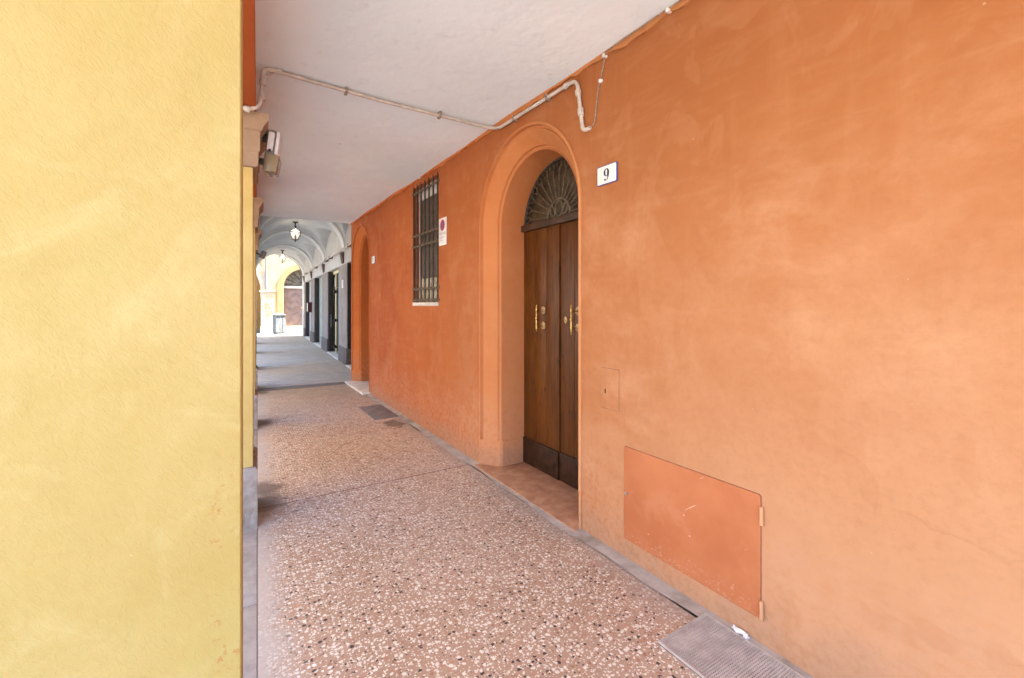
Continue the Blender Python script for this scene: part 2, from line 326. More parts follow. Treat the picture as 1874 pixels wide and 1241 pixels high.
M['far_glass'] = simple('dusty_fan_glass', (0.17, 0.155, 0.13), 0.5, 0, 0.35, 8)
M['far_door'] = simple('faded_mauve_door', (0.19, 0.135, 0.125), 0.6, 0, 0.2, 5)
M['scrawl'] = simple('faded_orange_spray', (0.62, 0.36, 0.16), 0.8, 0, 0.1, 10)
M['scrawl_dark'] = simple('brown_spray', (0.30, 0.19, 0.11), 0.8, 0, 0.1, 10)
M['street_facade'] = stone('cream_render', (0.36, 0.29, 0.20), (0.43, 0.36, 0.26), 1, 0.9, 0.1)
M['roof_tile'] = simple('clay_roof', (0.28, 0.12, 0.06), 0.9, 0, 0.3, 6)

def setts():
    g = G('grey_setts', 0.65, 0, 0.35)
    rot = g.n('ShaderNodeVectorRotate', {0: g.pos, 'Angle': R(42)}, rotation_type='Z_AXIS').outputs[0]
    br = g.n('ShaderNodeTexBrick', {'Vector': rot, 'Scale': 1.0, 'Mortar Size': 0.006, 'Mortar Smooth': 0.4, 'Bias': 0.0, 'Brick Width': 0.22, 'Row Height': 0.075})
    g.put(br.inputs['Color1'], (0.50, 0.42, 0.345)); g.put(br.inputs['Color2'], (0.66, 0.57, 0.475)); g.put(br.inputs['Mortar'], (0.13, 0.115, 0.10))
    c = g.mix(g.ramp(g.noise(1.0, 6, 0.65), 0.42, 0.66, 0.6), br.outputs['Color'], (0.56, 0.46, 0.34))
    c = g.mix(g.ramp(g.noise(5, 5, 0.65), 0.5, 0.7, 0.3), c, (0.30, 0.26, 0.22))
    g.color(c)
    h = g.math('SUBTRACT', g.noise(9, 4), br.outputs['Fac'])
    g.bump(h, 0.9, 0.012); return g.m
M['setts'] = setts()
M['street'] = stone('street_stone', (0.34, 0.33, 0.31), (0.41, 0.40, 0.375), 3, 0.75)
M['cross_paving'] = stone('worn_cross_paving', (0.19, 0.18, 0.165), (0.26, 0.25, 0.23), 3, 0.75)
M['asphalt'] = stone('asphalt', (0.05, 0.05, 0.05), (0.075, 0.073, 0.07), 8, 0.9)

# ------------------------------------------------------------------ mesh helpers
class MB:
    def __init__(s): s.v = []; s.f = []; s.sm = []
    def add(s, vs, fs, smooth=False):
        o = len(s.v); s.v += [tuple(v) for v in vs]
        for f in fs: s.f.append([i + o for i in f]); s.sm.append(smooth)
        return s
    def box(s, x0, x1, y0, y1, z0, z1, M_=None):
        vs = [Vector((x, y, z)) for x in (x0, x1) for y in (y0, y1) for z in (z0, z1)]
        if M_ is not None: vs = [M_ @ v for v in vs]
        return s.add(vs, [(0, 1, 3, 2), (4, 6, 7, 5), (0, 4, 5, 1), (2, 3, 7, 6), (0, 2, 6, 4), (1, 5, 7, 3)])
    def tube(s, pts, r, n=10, cap=True, closed=False, rfun=None):
        pts = [Vector(p) for p in pts]; N = len(pts); vs = []; nrm = None
        for i, p in enumerate(pts):
            if closed: t = pts[(i + 1) % N] - pts[i - 1]
            else: t = pts[min(i + 1, N - 1)] - pts[max(i - 1, 0)]
            t.normalize()
            if nrm is None:
                nrm = t.orthogonal().normalized()
            else:
                nrm = (nrm - t * nrm.dot(t)); nrm = nrm.normalized() if nrm.length > 1e-6 else t.orthogonal().normalized()
            b = t.cross(nrm); rr = rfun(i / max(1, N - 1)) if rfun else r
            for k in range(n):
                a = 2 * math.pi * k / n
                vs.append(p + nrm * (rr * math.cos(a)) + b * (rr * math.sin(a)))
        fs = []
        for i in range(N if closed else N - 1):
            j = (i + 1) % N
            for k in range(n):
                fs.append((i * n + k, i * n + (k + 1) % n, j * n + (k + 1) % n, j * n + k))
        s.add(vs, fs, True)
        if cap and not closed:
            o = len(s.v) - N * n
            s.f.append([o + k for k in range(n)][::-1]); s.sm.append(False)
            s.f.append([o + (N - 1) * n + k for k in range(n)]); s.sm.append(False)
        return s
    def lathe(s, prof, n=20, M_=None, smooth=True):
        vs = []
        for (r, z) in prof:
            for k in range(n):
                a = 2 * math.pi * k / n; v = Vector((r * math.cos(a), r * math.sin(a), z))
                vs.append(M_ @ v if M_ is not None else v)
        fs = [(i * n + k, i * n + (k + 1) % n, (i + 1) * n + (k + 1) % n, (i + 1) * n + k) for i in range(len(prof) - 1) for k in range(n)]
        s.add(vs, fs, smooth)
        o = len(s.v) - len(prof) * n
        s.f.append([o + k for k in range(n)][::-1]); s.sm.append(False)
        s.f.append([o + (len(prof) - 1) * n + k for k in range(n)]); s.sm.append(False)
        return s
    def prism(s, outline, fmap, d0, d1, holes=(), caps=(True, True)):
        """extrude a 2-D outline (with holes) between depths d0 and d1; fmap(u, v, d) -> point"""
        loops = [list(outline)] + [list(h) for h in holes]
        flat = [p for l in loops for p in l]
        tris = tessellate_polygon([[Vector((p[0], p[1], 0)) for p in l] for l in loops])
        n = len(flat); vs = [fmap(p[0], p[1], d0) for p in flat] + [fmap(p[0], p[1], d1) for p in flat]
        fs = []
        if caps[0]: fs += [tuple(t) for t in tris]
        if caps[1]: fs += [tuple(i + n for i in reversed(t)) for t in tris]
        o = 0
        for l in loops:
            m = len(l)
            for i in range(m): fs.append((o + i, o + (i + 1) % m, n + o + (i + 1) % m, n + o + i))
            o += m
        return s.add(vs, fs)
    def grid(s, nu, nv, fn, smooth=True):
        vs = [fn(i / nu, j / nv) for i in range(nu + 1) for j in range(nv + 1)]
        fs = [(i * (nv + 1) + j, (i + 1) * (nv + 1) + j, (i + 1) * (nv + 1) + j + 1, i * (nv + 1) + j + 1) for i in range(nu) for j in range(nv)]
        return s.add(vs, fs, smooth)
    def mesh(s, name, mat, bevel=0.0, sharp=35):
        me = bpy.data.meshes.new(name); me.from_pydata(s.v, [], s.f)
        for p, sm in zip(me.polygons, s.sm): p.use_smooth = sm
        bm = bmesh.new(); bm.from_mesh(me)
        bmesh.ops.recalc_face_normals(bm, faces=bm.faces)
        if bevel:
            bmesh.ops.remove_doubles(bm, verts=bm.verts, dist=1e-5)
            es = [e for e in bm.edges if len(e.link_faces) == 2 and e.calc_face_angle(0) > R(40)]
            bmesh.ops.bevel(bm, geom=es, offset=bevel, segments=2, affect='EDGES', profile=0.6)
            for f in bm.faces: f.smooth = True
        bm.to_mesh(me); bm.free()
        me.materials.append(mat)
        if any(p.use_smooth for p in me.polygons): me.set_sharp_from_angle(angle=R(sharp))
        return me

def obj(name, mb, mat, parent=None, bevel=0.0, sharp=35, label=None, kind=None):
    me = mb if isinstance(mb, bpy.types.Mesh) else mb.mesh(name, mat, bevel, sharp)
    o = bpy.data.objects.new(name, me); COL.objects.link(o)
    if parent is not None: o.parent = parent
    if label: o['label'] = label
    if kind: o['kind'] = kind
    return o
def thing(name, label, cat, loc=(0, 0, 0), rz=0, group=None):
    o = bpy.data.objects.new(name, None); COL.objects.link(o); o.empty_display_size = 0.1
    o.location = loc; o.rotation_euler = (0, 0, rz); o['label'] = label; o['category'] = cat
    if group: o['group'] = group
    return o
def tag(o, label, cat, group=None):
    o['label'] = label; o['category'] = cat
    if group: o['group'] = group
    return o
def dup(root, loc=None, rz=None, label=None):
    r = root.copy(); COL.objects.link(r)
    if loc is not None: r.location = loc
    if rz is not None: r.rotation_euler = (0, 0, rz)
    if label: r['label'] = label
    for ch in list(root.children):
        c = ch.copy(); COL.objects.link(c); c.parent = r
        for gch in ch.children:
            d = gch.copy(); COL.objects.link(d); d.parent = c
    return r
def fillet(pts, rad, n=6):
    pts = [Vector(p) for p in pts]; out = [pts[0]]
    for i in range(1, len(pts) - 1):
        a, b, c = pts[i - 1], pts[i], pts[i + 1]
        d1 = (a - b); d2 = (c - b); r_ = min(rad, d1.length * 0.48, d2.length * 0.48)
        p1 = b + d1.normalized() * r_; p2 = b + d2.normalized() * r_
        for k in range(n + 1):
            t = k / n; out.append(p1 * (1 - t) ** 2 + b * 2 * t * (1 - t) + p2 * t * t)
    out.append(pts[-1]); return out
PHI = math.atan(TAN)
def P(lx, ly, z=0.0):    # arcade frame -> world
    return Vector((lx * math.cos(PHI) + ly * math.sin(PHI), -lx * math.sin(PHI) + ly * math.cos(PHI), z))
WX = 2.045               # face of the orange wall
CZ = 3.17                # flat ceiling
Y0, Y1 = -2.60, 9.32      # orange house along the arcade

# ------------------------------------------------------------------ grounds
def sheet(name, x0, x1, y0, y1, z0, z1, mat, rz=0, loc=(0, 0, 0)):
    o = obj(name, MB().box(x0, x1, y0, y1, z0, z1), mat, kind='structure'); o.rotation_euler = (0, 0, rz); o.location = loc; return o
sheet('street', -120, 120, -120, 160, -0.60, -0.165, M['street'])
fl = bpy.data.objects.new('terrazzo_floor', None); COL.objects.link(fl); fl['kind'] = 'structure'; fl['label'] = 'pink terrazzo pavement with white and black chips'
def slab(y0, y1):
    a0, a1 = TAN * y0, TAN * y1
    return MB().prism([(a0, y0), (1.95, y0), (1.95, y1), (a1, y1)], lambda u, v, d: (u, v, d), -0.05, 0.0)
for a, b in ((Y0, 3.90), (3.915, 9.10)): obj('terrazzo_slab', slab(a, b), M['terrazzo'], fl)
obj('joint_bed', MB().box(0.0, 1.95, 3.895, 3.92, -0.15, -0.0015), M['joint'], fl)
def strip_edge(y): return 1.945 - 0.012 * math.sin(y * 3.1) - 0.01 * math.sin(y * 7.7 + 1)
mb = MB(); ys = [Y0 + i * 0.1 for i in range(int((9.1 - Y0) / 0.1) + 1)]
mb.grid(len(ys) - 1, 3, lambda u, v: (strip_edge(Y0 + u * (9.1 - Y0)) * (1 - v) + 2.60 * v if v > 0.01 else strip_edge(Y0 + u * (9.1 - Y0)), Y0 + u * (9.1 - Y0), 0.004 + (0.006 if 0.3 < v < 0.4 else 0)))
obj('cement_strip', mb, M['concrete'], kind='structure')
# stylobate of kerb stones along the street edge
ks = bpy.data.objects.new('kerb', None); COL.objects.link(ks); ks['kind'] = 'structure'; ks.rotation_euler = (0, 0, -PHI)
ly = Y0
while ly < 9.0:
    L = 1.35 + random.uniform(-0.15, 0.15)
    obj('kerb_stone', MB().box(-0.78, -0.002, ly, min(ly + L, 9.1) - 0.006, -0.40, 0.003 + random.uniform(-0.0015, 0.0015)), M['kerb'], ks, bevel=0.006); ly += L
# vaulted arcade pavement and the band where the two pavings meet
pv = sheet('vault_pavement', -0.78, 2.9, 9.46, 24.45, -0.4, 0.0, M['setts'], -PHI)
mb = MB().prism([(-0.35, 9.10), (2.9, 9.10), (2.9, 9.32), (-0.35, 9.50)], lambda u, v, d: (u, v, d), -0.2, 0.004)
obj('slate_band', mb, M['cover'], kind='structure')
sheet('cross_street', -30, 30, 24.46, 60, -0.35, -0.02, M['cross_paving'], -PHI)

# ------------------------------------------------------------------ orange house
def arch_outline(yc, r, spring, n=28, base=0.0):
    return [(yc - r, base)] + [(yc + r * math.cos(math.pi - math.pi * k / n), spring + r * math.sin(math.pi * k / n)) for k in range(n + 1)] + [(yc + r, base)]
house = thing('orange_house', 'orange plastered wall along the passage with arched wooden door', 'building', (WX, 3.1, 0))
HO = Vector((WX, 3.1, 0))
def hm(u, v, d): return (d, u - HO.y, v)            # u = world y, v = z, d = depth behind the wall face
D1 = dict(y=3.10, r=0.73, s=2.275); D2 = dict(y=8.565, r=0.665, s=2.35)
WIN = (4.865, 5.72, 1.53, 3.07)
outer = [(Y0, 0.0)]
for D in (D1, D2): outer += arch_outline(D['y'], D['r'], D['s'])
outer += [(Y1, 0.0), (Y1, CZ + 0.25), (Y0, CZ + 0.25)]
hole = [(WIN[0], WIN[2]), (WIN[1], WIN[2]), (WIN[1], WIN[3]), (WIN[0], WIN[3])]
mb = MB().prism(outer, hm, 0.0, 0.14, [hole], caps=(True, True))
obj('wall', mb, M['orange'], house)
# the storeys above and the rooms behind, closed boxes
mb = MB().box(0.60, 7.0, Y0 - 3.1, Y1 - 3.1, 0, CZ + 0.25)
mb2 = MB().prism([(-0.45 + TAN * Y0, Y0), (9.0, Y0), (9.0, Y1), (-0.45 + TAN * Y1, Y1)], lambda u, v, d: (u - HO.x, v - HO.y, d), CZ + 0.26, 8.0)
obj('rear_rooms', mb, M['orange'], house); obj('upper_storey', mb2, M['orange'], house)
obj('end_arch', MB().prism([(TAN * Y0 - 0.5, 2.2), (TAN * Y0 - 0.02, 2.2)] + [(0.98 - 1.06 * math.cos(math.pi * k / 20), 2.2 + 0.28 * math.sin(math.pi * k / 20)) for k in range(21)] + [(WX - 0.001, CZ + 0.2), (TAN * Y0 - 0.5, CZ + 0.2)], lambda u, v, d: (u - HO.x, d - HO.y, v), Y0 + 0.01, Y0 + 0.40), M['orange'], house)  # unseen arch added to shade the upper wall from the sky
# ragged plaster lip under the ceiling
def lip(u, v):
    y = 0.2 + u * (Y1 - 0.2)
    w_ = 0.034 + 0.010 * math.sin(y * 4.3) + 0.007 * math.sin(y * 13.1 + 2) + 0.008 * math.sin(y * 29.7) + random.uniform(-0.004, 0.004)
    z = CZ + 0.03 if v == 0 else (CZ - w_ if v < 0.99 else CZ - w_ + 0.003)
    x = [-0.024, -0.017 - random.uniform(0, 0.006), 0.02][0 if v == 0 else (1 if v < 0.99 else 2)]
    return (x, y - HO.y, z)
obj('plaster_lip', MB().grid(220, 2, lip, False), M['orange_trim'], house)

def surround(D, name='arch_surround'):
    yc, ro, s = D['y'], D['r'], D['s']
    prof = [(ro + 0.012, 0.0), (ro + 0.012, -0.012), (ro - 0.010, -0.014), (ro - 0.013, 0.016), (ro - 0.030, 0.020), (ro - 0.034, 0.012), (ro - 0.140, 0.104), (ro - 0.143, 0.122), (ro - 0.158, 0.124), (ro - 0.160, 0.116), (ro - 0.172, 0.128), (ro - 0.172, 0.150), (ro - 0.172, 0.40)]
    plain = [(ro + 0.012, 0.0), (ro + 0.012, -0.012), (ro - 0.006, -0.013), (ro - 0.166, 0.120), (ro - 0.178, 0.142), (ro - 0.178, 0.40)]
    def path(base, top_only):
        pts = [(-1, base, None)]
        return pts
    mb = MB()
    N = 40; st = []
    st.append(('L', 0.25)); st.append(('L', s))
    for k in range(1, N): st.append(('A', math.pi * k / N))
    st.append(('R', s)); st.append(('R', 0.25))
    vs = []
    for kind, a in st:
        for (r, d) in prof:
            if kind == 'L': u, v = yc - r, a
            elif kind == 'R': u, v = yc + r, a
            else: u, v = yc - r * math.cos(a), s + r * math.sin(a)
            vs.append(hm(u, v, d))
    m = len(prof)
    mb.add(vs, [(i * m + j, (i + 1) * m + j, (i + 1) * m + j + 1, i * m + j + 1) for i in range(len(st) - 1) for j in range(m - 1)], True)
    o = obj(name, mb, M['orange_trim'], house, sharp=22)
    for sg in (-1, 1):
        b = MB(); vs = []
        for z in (-0.02, 0.252):
            for (r, d) in plain: vs.append(hm(yc + sg * r, z, d))
        k = len(plain)
        fs = [(j, j + 1, k + j + 1, k + j) for j in range(k - 1)] + [tuple(range(k, 2 * k))]
        b.add(vs, fs)
        obj('surround_base', b, M['orange_trim'], o)
    return o
surround(D1); surround(D2)

def door(D, near=True):
    yc = D['y']; ri = D['r'] - 0.172; dx = 0.385; top = D['s'] - 0.025
    for sg in (-1, 1):
        leaf = thing('door_leaf', '', '', (dx, yc - HO.y, 0.0)); leaf.parent = house
        del leaf['label']; del leaf['category']
        if near: leaf['label'] = 'varnished plank door leaf with brass handle and lock plate' if sg < 0 else 'varnished plank door leaf with brass pull handle'
        back = 0.010 if sg < 0 else 0.0
        edges = [0.004, 0.19, 0.375, ri + 0.01] if near else [0.004, ri + 0.01]
        for a, b in zip(edges[:-1], edges[1:]):
            y0, y1 = sorted((sg * (a + 0.0015), sg * (b - 0.0015)))
            q = random.uniform(0, 0.002)
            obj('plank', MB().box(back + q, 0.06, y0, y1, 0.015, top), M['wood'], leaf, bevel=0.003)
        y0, y1 = sorted((sg * 0.006, sg * (ri + 0.008)))
        obj('kick_board', MB().box(back - 0.014, back + 0.012, y0, y1, 0.018, 0.262), M['wood_kick'], leaf, bevel=0.004)
        if near:
            hy = sg * 0.24; h = MB()
            prof = [(0.002, -0.122), (0.005, -0.118), (0.004, -0.108), (0.009, -0.098), (0.006, -0.088), (0.010, -0.076), (0.010, -0.064), (0.006, -0.056), (0.008, -0.03), (0.006, -0.016), (0.011, -0.008), (0.012, 0.0), (0.011, 0.008), (0.006, 0.016), (0.008, 0.03), (0.006, 0.056), (0.010, 0.064), (0.010, 0.076), (0.006, 0.088), (0.009, 0.098), (0.004, 0.108), (0.005, 0.118), (0.002, 0.122)]
            h.lathe(prof, 14, Matrix.Translation((back - 0.075, hy, 1.425)))
            for dz in (-0.07, 0.07):
                h.tube([(back - 0.075, hy, 1.425 + dz), (back - 0.004, hy, 1.425 + dz)], 0.0055, 10)
            obj('handle', h, M['brass'], leaf)
            for dz in (-0.07, 0.07):
                Mx = Matrix.Translation((back, hy, 1.425 + dz)) @ Matrix.Rotation(R(-90), 4, 'Y')
                obj('rosette', MB().lathe([(0.036, -0.001), (0.036, 0.003), (0.028, 0.006), (0.014, 0.008), (0.010, 0.016), (0.004, 0.018)], 22, Mx), M['brass_dull'], leaf)
            if sg < 0:
                Mx = Matrix.Translation((back, -0.075, 1.415)) @ Matrix.Diagonal((1, 1, 1.5, 1)) @ Matrix.Rotation(R(-90), 4, 'Y')
                obj('lock_plate', MB().lathe([(0.022, -0.001), (0.022, 0.003), (0.018, 0.005), (0.008, 0.006), (0.007, 0.010), (0.003, 0.010)], 18, Mx), M['brass_dull'], leaf)
                for zz in (0.30, 0.62, 1.1, 1.75):
                    obj('nail', MB().lathe([(0.006, 0), (0.005, 0.004), (0.002, 0.006)], 8, Matrix.Translation((back, -0.025, zz)) @ Matrix.Rotation(R(-90), 4, 'Y')), M['iron'], leaf)
    obj('door_bar', MB().box(dx - 0.035, dx + 0.05, yc - ri - 0.01 - HO.y, yc + ri + 0.01 - HO.y, top, top + 0.062), M['wood_dark'], house, bevel=0.006)
    return yc, ri, dx, top + 0.062
yc, ri, dx, fz = door(D1)
fan = thing('fanlight', '', '', (dx, yc - HO.y, fz)); fan.parent = house; del fan['category']; fan['label'] = 'half round fanlight with wrought iron sunburst'
half = [(ri * 1.02 * math.cos(math.pi * k / 30), -0.04 + ri * 1.02 * math.sin(math.pi * k / 30)) for k in range(31)]
half = [(u, max(0.0, v)) for u, v in half]
obj('pane', MB().prism(half, lambda u, v, d: (d, u, v), 0.030, 0.05), M['fan_glass'], fan)
rim = MB(); RO = ri - 0.018
rim.tube([(0.0, RO * math.cos(math.pi * k / 36), max(0.004, RO * math.sin(math.pi * k / 36) - 0.035)) for k in range(37)], 0.011, 8)
obj('rim', rim, M['iron'], fan)
HR = 0.155
hub = MB()
hub.tube([(-0.004, HR * math.cos(math.pi * k / 24), 0.004 + HR * math.sin(math.pi * k / 24)) for k in range(25)], 0.010, 8)
obj('hub_ring', hub, M['iron_dusty'], fan)
for cy_, ww, hh, tilt in ((0, 0.050, 0.066, 0), (-0.088, 0.032, 0.052, 0.35), (0.088, 0.032, 0.052, -0.35)):
    lp = []
    for k in range(22):
        a = 2 * math.pi * k / 22; u, v = ww * math.sin(a), hh * math.cos(a)
        lp.append((-0.006, cy_ + u * math.cos(tilt) + v * math.sin(tilt) * -1, 0.074 + v * math.cos(tilt) - (0.012 if cy_ else 0)))
    obj('hub_loop', MB().tube(lp, 0.0075, 7, closed=True), M['iron_dusty'], fan)
NS = 15
for k in range(NS):
    a = R(5) + (math.pi - R(10)) * k / (NS - 1)
    ca, sa = math.cos(a), math.sin(a); r0, r1 = HR, min(RO - 0.02, 0.50)
    sp = MB()
    def pt(r, off, x=-0.003): return (x, ca * r - sa * off, max(0.006, sa * r + ca * off + 0.004 - (0.03 * (r - r0) / (r1 - r0) * sa)))
    sp.tube([pt(r0, 0), pt((r0 + r1) / 2, 0), pt(r1 - 0.07, 0)], 0.0062, 6)
    for sg in (-1, 1):     # forked scroll at the outer end
        sp.tube([pt(r1 - 0.075, 0), pt(r1 - 0.055, sg * 0.010), pt(r1 - 0.03, sg * 0.026), pt(r1 - 0.008, sg * 0.034), pt(r1 + 0.006, sg * 0.026), pt(r1 - 0.002, sg * 0.016)], 0.005, 6)
    obj('spoke', sp, M['iron_dusty'], fan)
door(D2, False)
yc2, ri2 = D2['y'], D2['r'] - 0.172
half2 = arch_outline(yc2, ri2 * 1.02, D2['s'] - 0.01, 20, D2['s'] + 0.03)
obj('blind_fanlight', MB().prism(half2, hm, 0.40, 0.42), M['fan_glass'], house)
# back wall of the reveals so that no gap shows
obj('threshold', MB().box(-0.062, 0.44, D1['y'] - 0.735 - HO.y, D1['y'] + 0.735 - HO.y, -0.10, 0.014), M['pink_stone'], house, bevel=0.004, label='worn pink stone threshold below the wooden door')
obj('threshold', MB().box(-0.135, 0.44, D2['y'] - 0.70 - HO.y, D2['y'] + 0.70 - HO.y, -0.10, 0.034), M['marble'], house, bevel=0.006, label='white marble threshold of the far arched recess')

# window with its grille
win = thing('window', '', '', (0, (WIN[0] + WIN[1]) / 2 - HO.y, WIN[2])); win.parent = house; del win['category']; win['label'] = 'tall narrow window closed with brown boards'
ww, wh = (WIN[1] - WIN[0]) / 2, WIN[3] - WIN[2]
obj('sill', MB().box(-0.012, 0.12, -ww + 0.002, ww - 0.002, 0.0, 0.045), M['marble'], win, bevel=0.004)
obj('frame_head', MB().box(0.075, 0.12, -ww + 0.002, ww - 0.002, wh - 0.16, wh - 0.002), M['window_white'], win)
obj('frame_side', MB().box(0.080, 0.12, ww - 0.028, ww - 0.002, 0.046, wh - 0.161), M['window_white'], win)
npl = 6
for k in range(npl):
    a = -ww + 0.004 + (2 * ww - 0.036) * k / npl; b = -ww + 0.004 + (2 * ww - 0.036) * (k + 1) / npl
    obj('board', MB().box(0.082 + random.uniform(0, 0.006), 0.11, a + 0.003, b - 0.003, 0.36, wh - 0.165), M['shutter'], win, bevel=0.003)
for k in range(6):
    a = -ww + 0.004 + (2 * ww - 0.036) * k / 6; b = -ww + 0.004 + (2 * ww - 0.036) * (k + 1) / 6
    obj('stone_block', MB().box(0.070 + random.uniform(0, 0.012), 0.11, a + 0.003, b - 0.003, 0.047, 0.355 + random.uniform(-0.01, 0.0)), M['cream_stone'], win, bevel=0.006)
gr = thing('window_grille', '', '', (0.002, (WIN[0] + WIN[1]) / 2 - HO.y, WIN[2])); gr.parent = house; del gr['category']; gr['label'] = 'wrought iron window grille of square bars'
for k in range(7):
    y = -ww + 0.035 + (2 * ww - 0.05) * k / 6
    obj('bar', MB().tube([(0, y, 0.055), (0, y, wh + 0.025)], 0.0115, 8), M['iron'], gr)
for zz in (0.075, 0.215, 0.765, 0.905, 1.455):
    r_ = MB(); r_.box(-0.007, 0.007, -ww - 0.03, ww + 0.03, zz - 0.013, zz + 0.013)
    for sg in (-1, 1): r_.box(-0.006, 0.034, sg * (ww + 0.022) - 0.008, sg * (ww + 0.022) + 0.008, zz - 0.012, zz + 0.012)
    for k in range(7):
        y = -ww + 0.035 + (2 * ww - 0.05) * k / 6
        r_.tube([(0, y, zz - 0.017), (0, y, zz + 0.017)], 0.019, 8)
    obj('rail', r_, M['iron_dusty'], gr)

# hatches let into the wall
hp = thing('utility_hatch', '', '', (0, 1.547 - HO.y, 0.402)); hp.parent = house; del hp['category']; hp['label'] = 'wide red orange metal hatch low in the wall'
def rrect(w_, h_, r_, n=5):
    pts = []
    for cx, cy, a0 in ((w_ - r_, h_ - r_, 0), (-w_ + r_, h_ - r_, 90), (-w_ + r_, -h_ + r_, 180), (w_ - r_, -h_ + r_, 270)):
        for k in range(n + 1):
            a = R(a0 + 90 * k / n); pts.append((cx + r_ * math.cos(a), cy + r_ * math.sin(a)))
    return pts
obj('frame_gap', MB().prism(rrect(0.4195, 0.283, 0.011), lambda u, v, d: (d, u, v), -0.0012, 0.01), M['joint'], hp)
obj('sheet', MB().prism(rrect(0.418, 0.2815, 0.010), lambda u, v, d: (d, u, v), -0.0075, -0.001), M['panel'], hp, bevel=0.003)
for z in (0.190, -0.238):
    obj('hinge', MB().lathe([(0.007, -0.042), (0.0085, -0.04), (0.0085, 0.04), (0.007, 0.042)], 12, Matrix.Translation((-0.012, -0.425, z))), M['orange_trim'], hp)
obj('lock', MB().lathe([(0.011, 0), (0.011, 0.003), (0.007, 0.005), (0.003, 0.003)], 14, Matrix.Translation((-0.011, 0.396, 0.0)) @ Matrix.Rotation(R(-90), 4, 'Y')), M['clip'], hp)
mh = thing('meter_hatch', '', '', (0, 2.091 - HO.y, 1.012)); mh.parent = house; del mh['category']; mh['label'] = 'small plastered meter hatch with keyhole'
obj('frame_gap', MB().prism(rrect(0.0815, 0.1305, 0.002), lambda u, v, d: (d, u, v), -0.0008, 0.01), M['joint'], mh)
obj('lid', MB().prism(rrect(0.079, 0.128, 0.002), lambda u, v, d: (d, u, v), -0.003, 0.004), M['orange'], mh, bevel=0.0015)
obj('keyhole', MB().box(-0.005, -0.0031, 0.034, 0.042, -0.032, -0.006), M['black'], mh)

# ------------------------------------------------------------------ ceiling
def ceil(u, v):
    y = Y0 + u * (Y1 - Y0); x0 = TAN * y - 0.6; x = x0 + v * (WX + 0.10 - x0)
    return (x, y, CZ + 0.006 * math.sin(y * 1.7 + x) + 0.005 * math.sin(y * 3.9 + 1.3) + 0.004 * math.sin(x * 3 + y) - 0.004)
mb = MB().grid(160, 16, ceil)
mb.box(TAN * Y1 - 0.6, 2.6, Y1 - 0.02, Y1 + 0.02, CZ - 0.004, CZ + 1.2)
obj('ceiling', mb, M['ceiling'], kind='structure')

# ------------------------------------------------------------------ piers and lintel beams on the street side
SH, SD = -0.028, 0.55
def stacked(prof, L, D, n=None):
    """prof: (inset from the plinth line, z); four-sided stack, x from -L..0, y 0..D"""
    mb = MB(); vs = []
    for off, z in prof:
        vs += [(off, -off, z), (off, D + off, z), (-L - off, D + off, z), (-L - off, -off, z)]
    fs = [(i * 4 + k, i * 4 + (k + 1) % 4, i * 4 + 4 + (k + 1) % 4, i * 4 + 4 + k) for i in range(len(prof) - 1) for k in range(4)]
    fs += [(3, 2, 1, 0), tuple(len(vs) - 4 + k for k in range(4))]
    return mb.add(vs, fs)
LB = 2.862
capital_prof = [(-0.026, 2.50), (-0.004, 2.505), (0.004, 2.53), (0.004, 2.60), (0.014, 2.612), (0.016, 2.745), (0.026, 2.752), (0.034, 2.775), (0.052, 2.800), (0.066, 2.815), (0.066, LB - 0.002)]
pier_label = ['yellow pier at the near end of the orange house', 'wide yellow plastered pier edge filling the left of the view',
              'slim yellow pier face under the tan capital with the floodlight', 'yellow pier glimpsed behind the floodlit one, second tan capital', 'yellow pier at the start of the grey vaults, with dark worn base']
proto = None
for i, ly in enumerate(PIER_LY):
    loc = P(0.003 if i == 1 else 0, ly)
    if proto is None:
        proto = t = thing('arcade_pier', pier_label[i], 'pier', loc, -PHI, 'piers of the arcade along the street side')
        obj('plinth', stacked([(0.0, -0.01), (0.0, 0.395), (-0.012, 0.42), (-0.02, 0.421)], 0.55, SD), M['plinth'], t, bevel=0.006)
        g_ = MB(); nz = 40
        obj('shaft', stacked([(-0.028, 0.40), (-0.028, 2.515)], 0.55, SD), M['yellow'], t, bevel=0.008)
        obj('capital', stacked(capital_prof, 0.55, SD), M['capital'], t)
    else:
        t = dup(proto, loc, label=pier_label[i])
        if i == 1: t.scale = (1, 0.25, 1)
        else:
            for ch in t.children:
                if ch.name.startswith('shaft'): ch.material_slots[0].link = 'OBJECT'; ch.material_slots[0].material = M['yellow_brightened']
beam_label = ['orange lintel beam at the near end of the orange house', 'deep orange lintel beam between yellow pier and tan capital', 'orange lintel beam beyond the floodlight', 'orange lintel beam ending at the grey vaults']
for i in range(4):
    a, b = PIER_LY[i], PIER_LY[i + 1]
    e0 = a if i else Y0
    bm_ = tag(obj('lintel_beam', MB().box(-0.56, -0.012, e0 - 0.02 if i else e0 + 0.1, b - 0.021, LB, CZ + 0.10), M['orange_beam'], bevel=0.006), beam_label[i], 'beam', 'lintel beams over the piers')
    bm_.rotation_euler = (0, 0, -PHI)

# ------------------------------------------------------------------ vaulted grey arcade (in the arcade frame)
va = thing('vaulted_arcade', 'grey groin vaulted arcade with shop doors beyond the orange passage', 'building', P(0, 9.4), -PHI)
B0 = 9.4
def vm(x, y, z): return (x, y - B0, z)
RX = 1.97; VC, VR, Z0 = 0.96, 1.01, 2.93
RIB = [8.58, 12.53, 16.48, 20.43, 24.20]
OPEN = [(9.38, 11.97), (13.27, 15.57), (17.07, 19.52), (20.95, 23.42)]
HEAD = 2.60
